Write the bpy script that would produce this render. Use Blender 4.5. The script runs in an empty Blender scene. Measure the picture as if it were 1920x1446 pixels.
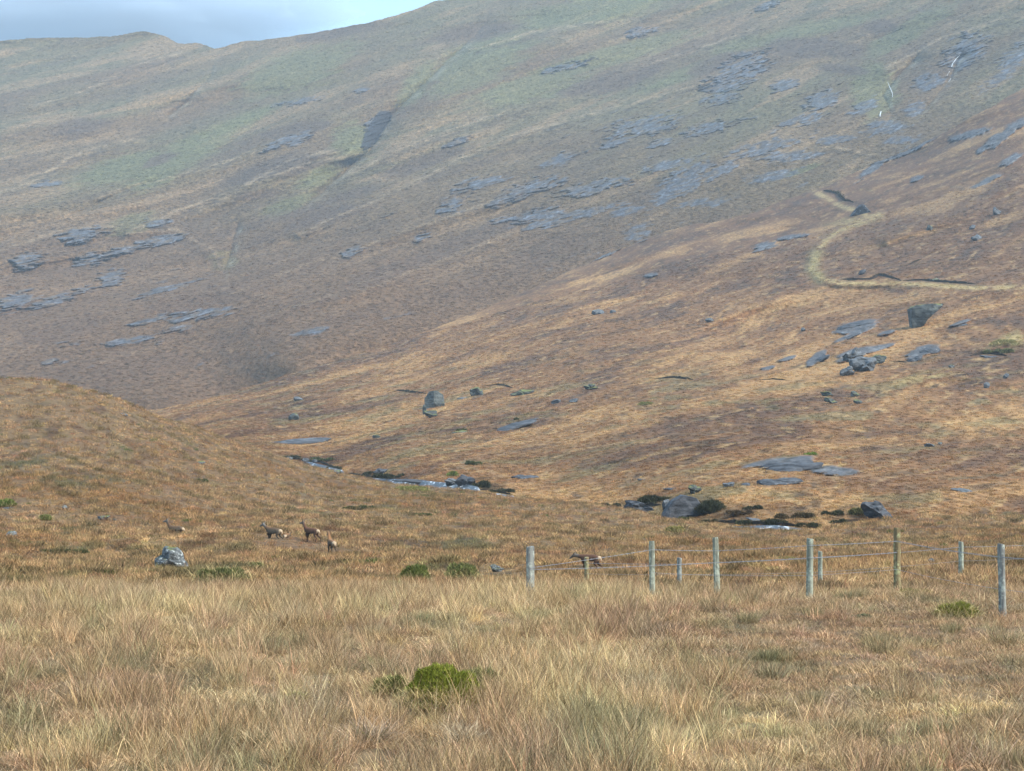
import bpy, math, random
import numpy as np
from mathutils import Vector
R = math.radians
random.seed(7)
SC = bpy.context.scene
COL = SC.collection
F, H, PITCH = 4000.0, 3.7, math.atan(67 / 4000.0)

# ------------------------------------------------------------------ camera
cam = bpy.data.cameras.new('camera'); cam.lens = 75.0; cam.sensor_width = 36.0; cam.sensor_fit = 'HORIZONTAL'
cam.clip_start = 0.5; cam.clip_end = 20000
co = bpy.data.objects.new('camera', cam); COL.objects.link(co)
co.location = (0, 0, H); co.rotation_euler = (math.pi / 2 + PITCH, 0, 0); SC.camera = co
# ------------------------------------------------------------------ sky + sun
SUN = Vector((0.62, -0.40, 0.68)).normalized()
W = bpy.data.worlds.new('World'); SC.world = W; W.use_nodes = True
nt = W.node_tree; nt.nodes.clear()
def N(t, kind, **kw):
    n = t.nodes.new(kind)
    for k, v in kw.items():
        if k.startswith('i_'): n.inputs[k[2:].replace('_', ' ')].default_value = v
        else: setattr(n, k, v)
    return n
sky = N(nt, 'ShaderNodeTexSky', sky_type='NISHITA', sun_disc=False, sun_elevation=math.asin(SUN.z),
        sun_rotation=math.atan2(SUN.x, SUN.y), air_density=1.0, dust_density=1.5)
tc = N(nt, 'ShaderNodeTexCoord')
mp = N(nt, 'ShaderNodeMapping'); mp.inputs['Scale'].default_value = (1.0, 1.0, 3.2)
nz = N(nt, 'ShaderNodeTexNoise'); nz.inputs['Scale'].default_value = 3.1; nz.inputs['Detail'].default_value = 6
nz.inputs['Roughness'].default_value = 0.5
rp = N(nt, 'ShaderNodeValToRGB'); rp.color_ramp.elements[0].position = 0.38; rp.color_ramp.elements[1].position = 0.62
rp.color_ramp.elements[0].color = (0, 0, 0, 1); rp.color_ramp.elements[1].color = (1, 1, 1, 1)
cc = N(nt, 'ShaderNodeMix', data_type='RGBA')
cc.inputs[6].default_value = (3.1, 4.5, 6.4, 1); cc.inputs[7].default_value = (4.9, 8.0, 10.6, 1)
mx = N(nt, 'ShaderNodeMix', data_type='RGBA'); mx.inputs[0].default_value = 0.72
bg = N(nt, 'ShaderNodeBackground'); bg.inputs['Strength'].default_value = 0.1
wo = N(nt, 'ShaderNodeOutputWorld')
L = nt.links.new
sz = N(nt, 'ShaderNodeSeparateXYZ'); el = N(nt, 'ShaderNodeMapRange'); el.inputs['From Min'].default_value = 0.2; el.inputs['From Max'].default_value = 0.55
el.inputs['To Min'].default_value = .80; el.inputs['To Max'].default_value = 1.35; sc_ = N(nt, 'ShaderNodeVectorMath', operation='SCALE')
L(tc.outputs['Generated'], sz.inputs[0]); L(sz.outputs[2], el.inputs['Value']); L(cc.outputs[2], sc_.inputs[0]); L(el.outputs[0], sc_.inputs['Scale'])
L(tc.outputs['Generated'], mp.inputs['Vector']); L(mp.outputs[0], nz.inputs['Vector']); L(nz.outputs[0], rp.inputs[0])
L(rp.outputs[0], cc.inputs[0]); L(sky.outputs[0], mx.inputs[6]); L(sc_.outputs[0], mx.inputs[7])
L(mx.outputs[2], bg.inputs['Color']); L(bg.outputs[0], wo.inputs['Surface'])
sl = bpy.data.lights.new('sun', 'SUN'); sl.energy = 3.5; sl.angle = R(7); sl.color = (1.0, 0.92, 0.80)
so = bpy.data.objects.new('sun', sl); COL.objects.link(so); so.rotation_euler = SUN.to_track_quat('Z', 'Y').to_euler()
SC.view_settings.view_transform = 'Standard'; SC.view_settings.look = 'None'
SC.view_settings.exposure = 1.0; SC.view_settings.gamma = 1.0

# ------------------------------------------------------------------ maths
def uv2se(u, v):
    x = (np.asarray(u, float) - 960) / F; y = (723 - np.asarray(v, float)) / F
    c, s = math.cos(PITCH), math.sin(PITCH); Yw = c - y * s
    return x / Yw, (s + y * c) / Yw
def se2uv(s, e):
    c, sn = math.cos(PITCH), math.sin(PITCH); y = (e * c - sn) / (c + e * sn)
    return 960 + F * s * (c - y * sn), 723 - F * y
GR = np.random.RandomState(3).uniform(0, 2 * np.pi, 4096); GX, GY = np.cos(GR), np.sin(GR)
def perlin(x, y, seed=0):
    xi = np.floor(x).astype(np.int64); yi = np.floor(y).astype(np.int64); xf = x - xi; yf = y - yi
    def g(a, b, dx, dy):
        h = ((a * 73856093) ^ (b * 19349663) ^ (seed * 83492791 + 1013)) & 0x7fffffff
        h = ((h >> 7) ^ h) & 4095
        return GX[h] * dx + GY[h] * dy
    uu = xf * xf * xf * (xf * (xf * 6 - 15) + 10); vv = yf * yf * yf * (yf * (yf * 6 - 15) + 10)
    a = g(xi, yi, xf, yf); b = g(xi + 1, yi, xf - 1, yf); c = g(xi, yi + 1, xf, yf - 1); d = g(xi + 1, yi + 1, xf - 1, yf - 1)
    return ((a + uu * (b - a)) + vv * ((c + uu * (d - c)) - (a + uu * (b - a)))) * 1.5
def fbm(x, y, octv=4, seed=0, gain=0.5):
    r = 0; a = 1.0; t = 0
    for k in range(octv):
        r = r + a * perlin(x + 17.3 * k, y - 9.1 * k, seed + k); t += a; a *= gain; x = x * 2.03; y = y * 2.03
    return r / t
def ridged(x, y, octv=4, seed=0):
    r = 0; a = 1.0; t = 0
    for k in range(octv):
        r = r + a * (1 - 2 * np.abs(perlin(x, y, seed + k))); t += a; a *= 0.5; x = x * 2.1 + 3.3; y = y * 2.1
    return r / t
def sst(a, b, x):
    t = np.clip((x - a) / (b - a), 0, 1); return t * t * (3 - 2 * t)
class TPS:
    def __init__(s, pts, vals, sc=(1, 1), reg=1e-4):
        s.sc = np.array(sc, float); s.p = np.array(pts, float) / s.sc; n = len(s.p)
        K = s.phi(s.p[:, 0][:, None] - s.p[:, 0], s.p[:, 1][:, None] - s.p[:, 1]) + reg * np.eye(n)
        Pm = np.c_[np.ones(n), s.p]; A = np.zeros((n + 3, n + 3)); A[:n, :n] = K; A[:n, n:] = Pm; A[n:, :n] = Pm.T
        s.w = np.linalg.solve(A, np.r_[np.array(vals, float), 0, 0, 0])
    def phi(s, dx, dy):
        r2 = dx * dx + dy * dy; return 0.5 * r2 * np.log(r2 + 1e-12)
    def __call__(s, a, b):
        a = np.asarray(a, float) / s.sc[0]; b = np.asarray(b, float) / s.sc[1]; n = len(s.p)
        r = s.w[n] + s.w[n + 1] * a + s.w[n + 2] * b
        for i in range(n): r = r + s.w[i] * s.phi(a - s.p[i, 0], b - s.p[i, 1])
        return r
def curve(pts):
    xs = np.array([p[0] for p in pts], float); ys = np.array([p[1] for p in pts], float)
    d = np.gradient(ys, xs)
    def f(x):
        x = np.asarray(x, float); i = np.clip(np.searchsorted(xs, x) - 1, 0, len(xs) - 2)
        h = xs[i + 1] - xs[i]; t = np.clip((x - xs[i]) / h, 0, 1)
        return ((2 * t**3 - 3 * t**2 + 1) * ys[i] + (t**3 - 2 * t**2 + t) * h * d[i] + (-2 * t**3 + 3 * t**2) * ys[i + 1]
                + (t**3 - t**2) * h * d[i + 1])
    return f
def polydist(u, v, pts, asp=1.0):
    best = None
    for (a, b), (c, d) in zip(pts[:-1], pts[1:]):
        dx, dy = c - a, (d - b) * asp; t = np.clip(((u - a) * dx + (v - b) * asp * dy) / (dx * dx + dy * dy), 0, 1)
        q = np.hypot(u - a - t * dx, (v - b) * asp - t * dy); best = q if best is None else np.minimum(best, q)
    return best
def gully(u, v, pl):
    pl = np.array(pl, float); L_ = np.r_[0, np.cumsum(np.hypot(*(pl[1:] - pl[:-1]).T))]; u = u + 5 * fbm(v / 45, u / 60, 2, 71); best = np.full(np.shape(u), 1e9); tt_ = np.zeros(np.shape(u))
    for k in range(len(pl) - 1):
        (a, b), (c, d) = pl[k], pl[k + 1]; dx, dy = c - a, d - b; t = np.clip(((u - a) * dx + (v - b) * dy) / (dx * dx + dy * dy), 0, 1)
        q = np.hypot(u - a - t * dx, v - b - t * dy); m = q < best; best = np.where(m, q, best); tt_ = np.where(m, (L_[k] + t * (L_[k + 1] - L_[k])) / L_[-1], tt_)
    return best, sst(0, .25, tt_) * sst(1.0, .8, tt_)
def ell(u, v, lst):
    m = np.zeros(np.shape(u))
    for (cu, cv, ru, rv, ang) in lst:
        c, s = math.cos(R(ang)), math.sin(R(ang)); du = u - cu; dv = -(v - cv)
        a = (du * c + dv * s) / ru; b = (-du * s + dv * c) / rv
        m = np.maximum(m, np.exp(-(a * a + b * b) ** 1.5))
    return m
def mixc(c, c2, m): return c + (np.array(c2) - c) * m[..., None]

# ------------------------------------------------------------------ outline curves of the land
vc = curve([(-420, 745), (-200, 722), (0, 711), (50, 712), (100, 716), (150, 728), (200, 745), (250, 765), (300, 790), (350, 811),
            (390, 825), (430, 836), (480, 849), (520, 862), (560, 873), (600, 881), (640, 890), (700, 906), (760, 913), (800, 917),
            (850, 920), (890, 922), (930, 932), (965, 935), (1000, 938), (1050, 943), (1100, 948), (1150, 955), (1200, 965),
            (1260, 977), (1320, 985), (1370, 992), (1450, 996), (1530, 999), (1575, 990), (1620, 982), (1700, 976), (1920, 972), (2350, 965)])
Yc = curve([(-420, 280), (0, 290), (200, 300), (300, 325), (390, 390), (430, 430), (480, 480), (520, 500), (560, 495), (600, 470), (700, 400),
            (800, 350), (890, 325), (965, 300), (1100, 270), (1200, 250), (1320, 230), (1450, 216), (1530, 212), (1620, 215),
            (1800, 225), (2350, 250)])
def visf(u):   # 1 where the stream can be seen
    return np.clip(sst(505, 530, u) - sst(640, 655, u) + sst(675, 700, u) - sst(895, 910, u) + sst(925, 932, u) - sst(962, 970, u)
                   + sst(1350, 1375, u) - sst(1525, 1540, u), 0, 1)
wv = curve([(-420, 5), (500, 5), (560, 9), (640, 7), (700, 8), (780, 13), (840, 12), (900, 8), (950, 4), (1370, 3), (1450, 9), (1530, 5), (2350, 5)])
def vfar(u): h = 1 - visf(u); return vc(u) - wv(u) * (1 - h) + 4 * h
def drop0(u): return sst(430, 500, u)
def dropf(u, d):
    k = drop0(u); sp = lambda x: np.log1p(np.exp(np.clip(x, -30, 30)))
    knoll = 0.25 * 8 * sp(d / 8) ; bank = 1.6 * np.tanh(0.6 * 0.8 * sp(d / 0.8) / 1.6)
    return knoll * (1 - k) + bank * k
# ------------------------------------------------------------------ near ground (polar height field)
cA = []
for u in range(-400, 2401, 350):
    for Y, z in ((7, 0.0), (12, 0.0), (18, 0.0), (26, 0.0), (35, 0.0), (43, 0.0), (47, -.12), (52, -.75), (58, -1.3), (64, -1.62)): cA.append((u, None, Y, z))
cA += [(u, v, Y, None) for (u, v, Y) in [
    (-300, 1095, 70), (0, 1092, 75), (150, 1088, 77), (317, 1063, 100), (400, 1088, 78), (600, 1085, 80), (-300, 1010, 140), (0, 1005, 140),
    (0, 950, 165), (-300, 930, 185), (0, 850, 215), (-300, 860, 220), (0, 780, 250), (-300, 790, 250), (330, 1010, 146), (515, 1010, 148), (585, 1016, 147),
    (624, 1039, 128), (200, 950, 170), (200, 860, 215), (300, 880, 225), (400, 900, 235), (450, 960, 190), (600, 930, 255), (600, 970, 195),
    (700, 1000, 168), (800, 960, 220), (800, 1000, 170), (800, 1062, 110), (900, 1075, 95), (1000, 955, 240), (1000, 1000, 170), (1000, 1060, 112),
    (1100, 1064, 118), (1100, 1107, 64), (1274, 1108, 65), (1200, 985, 210), (1250, 1040, 125), (1400, 1010, 185), (1400, 1050, 122),
    (1538, 1108, 65), (1600, 1010, 175), (1600, 1050, 118), (1802, 1080, 70), (1800, 1000, 180), (1800, 1045, 112), (2000, 1000, 180), (2000, 1045, 112),
    (2000, 1085, 70), (2300, 1000, 180), (2300, 1085, 70), (700, 1095, 75), (2300, 1045, 112)]]
for u in list(range(-400, 430, 100)) + list(range(430, 1650, 75)) + [1750, 1950, 2150, 2350]:
    cA.append((u, float(vc(u)), float(Yc(u)), 'c'))
pp, vv = [], []
for (u, v, Y, z) in cA:
    if v is None: s = (u - 960) / F; q = z / Y
    else:
        s, e = uv2se(u, v); q = (H + e * Y + (dropf(u, 0.0) if z == 'c' else 0.0)) / Y
    pp.append((float(s), math.log(Y))); vv.append(float(q))
tA = TPS(pp, vv, (0.15, 0.6), 2e-4)
HOLES = []
def ground_z(X, Y, fine=True):
    X = np.asarray(X, float); Y = np.asarray(Y, float); s = X / Y; u = se2uv(s, 0 * s)[0]
    Ycu = Yc(u); z = tA(np.clip(s, -.36, .36), np.log(np.maximum(Y, 7))) * Y
    if fine:
        fd = np.clip((Ycu - Y) / 25, 0.12, 1); far = sst(50, 85, Y)
        z = z + fd * (0.9 * fbm(X / 30, Y / 30, 2, 5) * far + 0.42 * fbm(X / 7, Y / 7, 3, 9) * (0.35 + 0.65 * far) + 0.10 * fbm(X / 1.3, Y / 1.3, 2, 14))
        for (hx, hy, hr, hd) in HOLES: z = z + hd * np.exp(-((X - hx)**2 + (Y - hy)**2) / hr**2)
    return z - dropf(u, Y - Ycu)
def hitA(u, v):
    s, e = uv2se(u, v); Ys = np.exp(np.linspace(math.log(15), math.log(float(Yc(u)) + 2), 1500))
    z = ground_z(s * Ys, Ys); e2 = (z - H) / Ys; k = np.nonzero(e2 >= e)[0]; i = k[0] if len(k) else len(Ys) - 1
    return float(s * Ys[i]), float(Ys[i]), float(z[i])
for (u, Yh, r, d) in [(838, 27.1, 0.34, -0.42), (760, 27.6, .2, -.2), (690, 23.7, 0.35, -.12)]: HOLES.append(((u - 960) / F * Yh, Yh, r, d))

# ------------------------------------------------------------------ hillside + mountain (grids with real distances)
vB = curve([(-420, 800), (200, 775), (310, 764), (400, 745), (550, 700), (700, 655), (850, 602), (1000, 540), (1150, 472), (1250, 434),
            (1400, 402), (1500, 365), (1560, 345), (1640, 305), (1700, 283), (1800, 232), (1920, 165), (2100, 70), (2350, -50)])
def vb0(u): return np.where(np.asarray(u) < 480, 852 + (480 - np.asarray(u, float)) * .03, vfar(u) + 2)
def yb0(u): return np.where(np.asarray(u) < 480, 500 + (480 - np.asarray(u, float)) * .15, Yc(u) + 8)
cB = [(u, float(vb0(u)), float(yb0(u))) for u in range(-400, 2351, 90)]
cB += [(1300, 920, 270), (1500, 905, 280), (1900, 900, 290), (1000, 880, 395), (700, 850, 490), (560, 835, 560), (400, 800, 640), (700, 800, 590),
       (1000, 800, 500), (1400, 800, 400), (1900, 800, 380), (2300, 800, 380), (700, 740, 730), (1000, 740, 620), (1400, 740, 500), (1900, 740, 450),
       (700, 658, 960), (550, 705, 900), (450, 738, 880), (630, 680, 930), (1000, 650, 800), (1400, 650, 680), (1900, 650, 560), (2300, 650, 540), (1000, 545, 1060), (1400, 530, 880),
       (1900, 530, 710), (1250, 436, 1150), (1550, 400, 1060), (1900, 400, 880), (2300, 400, 820), (1700, 290, 1190), (1900, 250, 1090), (1920, 170, 1210),
       (310, 766, 880), (-300, 795, 860), (0, 787, 860), (-300, 825, 720), (0, 820, 730), (250, 812, 720), (2350, -40, 1350), (2300, 200, 1100)]
tB = TPS([(a, b) for a, b, c in cB], [math.log(c) for a, b, c in cB], (500, 250), 3e-4)
cC = [(-400, 780, 960), (0, 770, 965), (310, 760, 960), (550, 690, 1010), (0, 720, 1030), (0, 600, 1230), (0, 500, 1430), (0, 300, 1850), (0, 75, 2350),
      (-400, 500, 1430), (-400, 75, 2350), (400, 680, 1100), (400, 500, 1450), (400, 300, 1850), (400, 90, 2300), (700, 640, 1080), (700, 450, 1450), (700, 250, 1850),
      (700, 40, 2300), (1000, 530, 1250), (1000, 300, 1680), (1000, -10, 2350), (1400, 395, 1330), (1400, 200, 1700), (1400, 0, 2150), (1900, 160, 1480),
      (1900, 0, 1800), (1900, -180, 2250), (1400, -120, 2400), (2350, -40, 1520), (2350, -250, 2050), (1650, 240, 1480), (400, 745, 1015), (400, 790, 965), (480, 720, 1030), (300, 800, 950), (200, 810, 945), (550, 745, 985), (700, 700, 1065), (0, 825, 940), (850, 640, 1120), (-300, 830, 940)]
tC = TPS([(a, b) for a, b, c in cC], [math.log(c) for a, b, c in cC], (500, 250), 1e-3)
vC = curve([(-420, 100), (-200, 85), (0, 77), (40, 73), (100, 71), (170, 70), (225, 66), (250, 61), (280, 60), (305, 67), (330, 79), (385, 84), (402, 91),
            (440, 81), (500, 74), (560, 66), (640, 52), (700, 40), (745, 28), (780, 17), (815, 3), (850, -3), (900, -12), (1000, -30), (1200, -60), (1500, -100), (2350, -260)])
GULLY = [([(935, 20), (870, 85), (800, 150), (735, 215), (690, 285), (640, 325), (590, 372), (545, 410)], 24, 10),
         ([(402, 100), (395, 140), (350, 190), (300, 230)], 16, 4), ([(452, 405), (432, 470), (414, 530)], 26, 4),
         ([(1745, 80), (1690, 135), (1655, 180), (1672, 215), (1655, 250)], 22, 7), ([(1830, 85), (1795, 115), (1780, 150), (1740, 200), (1700, 230)], 20, 6),
         ([(330, 320), (250, 350), (120, 410)], 12, 3), ([(560, 190), (480, 235), (380, 300)], 14, 3)]
def hill_grid(uu, vrow, T, fade, layer):
    U = np.broadcast_to(uu[None, :], vrow.shape); V = vrow
    s, e = uv2se(U, V); lY = T(U, V); e1 = uv2se(U, V - 2)[1]
    g = np.clip((T(U, V - 2) - lY) / (e1 - e), 0.8, 7 if layer == 'B' else 6)
    return U, V, s, e, lY, g
def smooth_noise_B(X, Z, Y, V, U):
    w = Z * 2.2 + 0.3 * Y; a = R(52); p = X * math.cos(a) + w * math.sin(a); q = -X * math.sin(a) + w * math.cos(a)
    up = sst(760, 560, V)
    n = (1.3 + 3.0 * up) * fbm(p / 120, q / 60, 2, 21) + (0.3 + 0.5 * up) * fbm(p / 30, q / 18, 2, 27) + 0.13 * fbm(p / 7, q / 4.5, 3, 33)
    return n, p, q
def smooth_noise_C(X, Z, Y):
    w = Z * 2.2 + 0.25 * Y; a = R(57); p = X * math.cos(a) + w * math.sin(a); q = -X * math.sin(a) + w * math.cos(a)
    n = 17 * fbm(p / 420, q / 220, 2, 41) + 4.5 * fbm(p / 150, q / 80, 2, 47) + 1.2 * fbm(p / 50, q / 30, 2, 49) + 0.25 * ridged(p / 55, q / 30, 2, 53) * (0.2 + 0.6 * sst(-.1, .3, fbm(p / 300, q / 150, 2, 59)))
    n = n + 0.25 * fbm(p / 13, q / 10, 3, 61)
    return n, p, q
ROCK_B = [(1700, 283, 60, 7, 24), (1820, 252, 45, 8, 16), (1640, 312, 50, 8, 38), (1870, 262, 50, 10, 32), (1905, 235, 30, 9, 28), (1720, 335, 16, 5, 20), (1487, 444, 34, 5, 8), (1435, 462, 26, 9, 16),
          (970, 520, 28, 6, 20), (1040, 478, 30, 5, 25), (1130, 480, 40, 5, 22), (1195, 438, 26, 16, 15), (1610, 612, 45, 12, 12), (1590, 632, 40, 5, 22), (1530, 672, 25, 9, 38),
          (1600, 665, 40, 12, 18), (1640, 655, 40, 6, 14), (1730, 660, 38, 12, 20), (1220, 516, 14, 4, 8), (1660, 625, 20, 4, 15), (1800, 606, 26, 4, 18),
          (1560, 822 + 60, 60, 10, -5), (1470, 868, 70, 12, 6), (1895, 300, 30, 8, 30), (1850, 340, 40, 5, 25), (1440, 690, 16, 4, 12), (1475, 672, 22, 4, 16)]
ROCK_C = [(900, 345, 60, 12, 14), (1330, 240, 50, 12, 12), (1500, 225, 50, 10, 14), (1250, 310, 60, 10, 12), (1050, 300, 50, 9, 14), (1450, 330, 60, 10, 10), (1620, 200, 30, 12, 30), (1350, 320, 50, 14, 24), (1180, 395, 50, 8, 8), (210, 520, 28, 17, 10), (168, 487, 34, 14, 15), (300, 450, 45, 12, 8), (230, 470, 60, 8, 12), (370, 590, 80, 11, 8), (110, 560, 70, 9, 20), (30, 565, 45, 16, 20), (150, 440, 50, 14, 10),
          (240, 640, 60, 8, 6), (50, 490, 35, 16, 15), (290, 600, 50, 6, 12), (95, 675, 16, 6, 20), (590, 620, 40, 7, 12), (300, 545, 60, 6, 14), (90, 345, 30, 8, 5), (1210, 235, 75, 19, 10), (1240, 270, 28, 8, 8),
          (1160, 265, 40, 8, 20), (1275, 345, 72, 26, 32), (1440, 275, 85, 12, 14), (1480, 295, 60, 12, 8), (1110, 352, 80, 14, 12), (1000, 350, 60, 14, 14), (840, 388, 28, 12, 20), (660, 472, 24, 9, 20), (1195, 435, 30, 17, 15),
          (1320, 380, 55, 8, 6), (1020, 420, 60, 8, 10), (1100, 400, 70, 10, 14), (1000, 405, 70, 12, 10), (1380, 142, 75, 28, 32), (1540, 188, 36, 20, 15), (1350, 185, 35, 12, 10), (1570, 262, 45, 9, 6), (1470, 160, 30, 14, 20), (1740, 155, 36, 18, 10), (1810, 95, 52, 28, 38),
          (1660, 240, 45, 14, 8), (1690, 262, 36, 9, 8), (1900, 110, 40, 20, 40), (1870, 150, 40, 10, 30), (1715, 205, 26, 14, 30), (1650, 235, 30, 10, 12), (290, 420, 30, 10, 8), (950, 375, 50, 10, 14), (790, 445, 24, 7, 16),
          (700, 235, 20, 14, 60), (860, 265, 30, 8, 20), (680, 168, 20, 5, 5), (560, 190, 45, 6, 10), (1400, 100, 20, 6, 10), (1060, 125, 50, 8, 14), (1200, 60, 30, 9, 12), (1440, 10, 30, 7, 20), (520, 270, 30, 8, 25), (560, 260, 30, 12, 20)]
SPUR_C = [[(0, 360), (60, 340), (150, 285), (250, 262)], [(190, 367), (330, 330), (420, 305), (520, 268)], [(250, 430), (350, 388), (450, 352), (560, 292), (650, 280)], [(650, 328), (760, 275), (860, 238), (960, 205), (1050, 185)],
          [(560, 440), (640, 402), (760, 350), (860, 300), (960, 255), (1060, 225), (1200, 190), (1300, 160), (1400, 120)], [(430, 555), (560, 500), (640, 475), (800, 420), (960, 365)], [(380, 395), (480, 340), (600, 300), (680, 290)], [(60, 200), (160, 170), (260, 120), (340, 100)],
          [(880, 95), (1000, 60), (1130, 40)], [(1180, 130), (1300, 95), (1420, 50)], [(1660, 130), (1760, 75), (1880, 35)], [(0, 470), (120, 430), (260, 420)], [(240, 440), (330, 430), (400, 470), (415, 500)], [(300, 560), (430, 540), (520, 560)], [(150, 690), (300, 650), (430, 660)], [(640, 560), (800, 500), (950, 440)], [(1450, 300), (1560, 275), (1640, 290)], [(480, 600), (600, 560), (760, 500)]]
SPUR_B = [[(1000, 560), (1150, 500), (1300, 440), (1440, 400)], [(1090, 690), (1250, 640), (1450, 560), (1500, 530)], [(1230, 560), (1400, 500), (1520, 455)], [(1640, 352), (1760, 292), (1920, 230)], [(720, 690), (900, 640), (1020, 600), (1200, 540)], [(1400, 640), (1560, 590), (1720, 560), (1920, 545)],
          [(1660, 450), (1800, 400), (1920, 330)], [(420, 805), (560, 765), (700, 735)], [(820, 790), (1000, 770), (1200, 745), (1400, 735)], [(1440, 730), (1600, 700), (1760, 695), (1900, 720)], [(1000, 840), (1250, 810), (1500, 800)], [(1500, 800), (1700, 770), (1920, 775)]]
GREEN_C = [(330, 300, 120, 30, 28), (560, 130, 120, 40, 20), (290, 335, 60, 18, 20), (230, 315, 110, 26, 15), (1000, 165, 130, 30, 12), (900, 120, 120, 45, 25), (660, 265, 40, 45, 55), (780, 160, 60, 24, 50), (420, 490, 22, 28, 80),
           (1130, 110, 200, 20, 15), (1640, 170, 50, 55, 30), (1700, 60, 110, 20, 30), (1500, 60, 200, 16, 12), (540, 385, 60, 14, 20), (600, 330, 50, 18, 30), (250, 420, 50, 20, 15), (1280, 140, 90, 12, 22), (450, 230, 80, 14, 25), (1110, 20, 160, 30, 10), (1500, 320, 40, 6, 18)]
HEATH_C = [(520, 315, 110, 22, 14), (480, 365, 50, 9, 8), (600, 405, 90, 22, 12), (660, 365, 60, 14, 18), (150, 240, 70, 18, 10), (1180, 150, 80, 14, 22), (1100, 160, 60, 12, 20), (1530, 90, 110, 22, -5), (1340, 120, 60, 14, 20), (640, 60, 90, 12, 12), (300, 300, 40, 10, 20),
           (1650, 50, 36, 16, 0), (900, 60, 90, 16, 10), (800, 300, 90, 16, 20), (700, 520, 120, 14, 25), (560, 245, 70, 16, 12), (380, 560, 120, 22, 10), (900, 440, 160, 16, 20), (120, 620, 100, 20, 12), (1580, 130, 60, 10, -8), (820, 480, 160, 12, 22)]
TRACK = [(1530, 360), (1555, 374), (1580, 388), (1625, 402), (1650, 402)]
TRACK2 = [(1650, 405), (1590, 425), (1550, 448), (1530, 478), (1522, 505), (1545, 525), (1580, 532), (1660, 531), (1740, 534), (1830, 541), (1920, 538), (2100, 525)]
def color_B(U, V, p, q, n, X, Y):
    base = np.ones(U.shape + (3,)) * np.array((0.225, 0.122, 0.056))
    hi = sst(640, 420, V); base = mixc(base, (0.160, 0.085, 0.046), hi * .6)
    q0 = q; q = q + 14 * fbm(p / 55, q / 55, 3, 69); p = p + 20 * fbm(p / 80, q / 60, 2, 70); a = fbm(p / 90, q / 26, 4, 71, .58); b = fbm(p / 32, q / 9, 4, 77, .58); c = fbm(p / 10, q / 3.5, 3, 83); d = fbm(X / 30, Y / 25, 3, 88)
    base = mixc(base, (0.37, 0.225, 0.10), sst(0.02, 0.42, a + .5 * b))
    base = mixc(base, (0.37, 0.23, 0.105), .7 * sst(0.0, 0.35, c + .4 * a) * sst(700, 800, V))
    base = mixc(base, (0.125, 0.072, 0.046), .85 * sst(0.05, 0.42, -a + .6 * b))
    base = mixc(base, (0.10, 0.065, 0.045), .75 * sst(0.12, 0.45, c - .5 * a + .3 * d))
    base = mixc(base, (0.19, 0.17, 0.085), .55 * sst(0.15, 0.45, d - b) * sst(620, 760, V))
    base = mixc(base, (0.33, 0.27, 0.12), .8 * ell(U, V, [(1895, 640, 45, 16, 20), (1730, 708, 70, 9, 12), (1600, 415, 50, 9, 5)]) * sst(-.3, .1, c))
    base = mixc(base, (0.075, 0.05, 0.03), .8 * sst(.22, .42, fbm(p / 5, q / 3.2, 3, 85)) * sst(-.3, .3, -a + .3 * d)); base = mixc(base, (0.42, 0.29, 0.14), .6 * sst(.2, .4, -fbm(p / 7, q / 3.0, 3, 87)))
    base = mixc(base, (0.085, 0.05, 0.028), .8 * ell(U, V, [(1400, 965, 150, 20, 0), (1250, 945, 80, 14, 0), (1600, 972, 60, 12, 0), (920, 915, 40, 8, -10), (720, 893, 60, 6, -8), (590, 862, 60, 6, -8)]) * sst(-.5, .0, c)); base = mixc(base, (0.15, 0.085, 0.05), .6 * ell(U, V, [(1800, 850, 160, 30, 0), (1650, 910, 120, 18, -5), (1150, 850, 120, 12, 8), (950, 850, 100, 10, 8)]) * sst(-.4, .1, c))
    tr = np.minimum(polydist(U, V, TRACK, 1.8), polydist(U, V, TRACK2, 1.8))
    tr2 = polydist(U, V, [(1530, 478), (1522, 505), (1535, 520)], 1)
    base = mixc(base, (0.46, 0.36, 0.17), .9 * np.exp(-(tr / 7)**2) * sst(-.5, .1, c + .5 * b)); base = mixc(base, (0.30, 0.255, 0.115), .75 * np.exp(-(tr2 / 12)**2))
    rk = ell(U, V, ROCK_B); rm = .95 * sst(0.36, 0.7, rk + .7 * fbm(p / 16, q / 4, 4, 91)) * sst(.05, .2, rk)
    rc = np.ones(U.shape + (3,)) * np.array((0.095, 0.10, 0.11)); rc = mixc(rc, (0.19, 0.20, 0.21), sst(0.1, .5, fbm(p / 5, q / 2, 3, 95)))
    rc = mixc(rc, (0.07, 0.07, 0.07), sst(0.1, .45, -fbm(p / 9, q / 1.6, 3, 99)))
    base = base * np.array((1.0, .94, .86)); upm = sst(640, 380, V)[..., None]; base = base * (1 - .30 * upm) + base.mean(-1, keepdims=True) * .06 * upm; return base + (rc - base) * rm[..., None], rm
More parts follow.
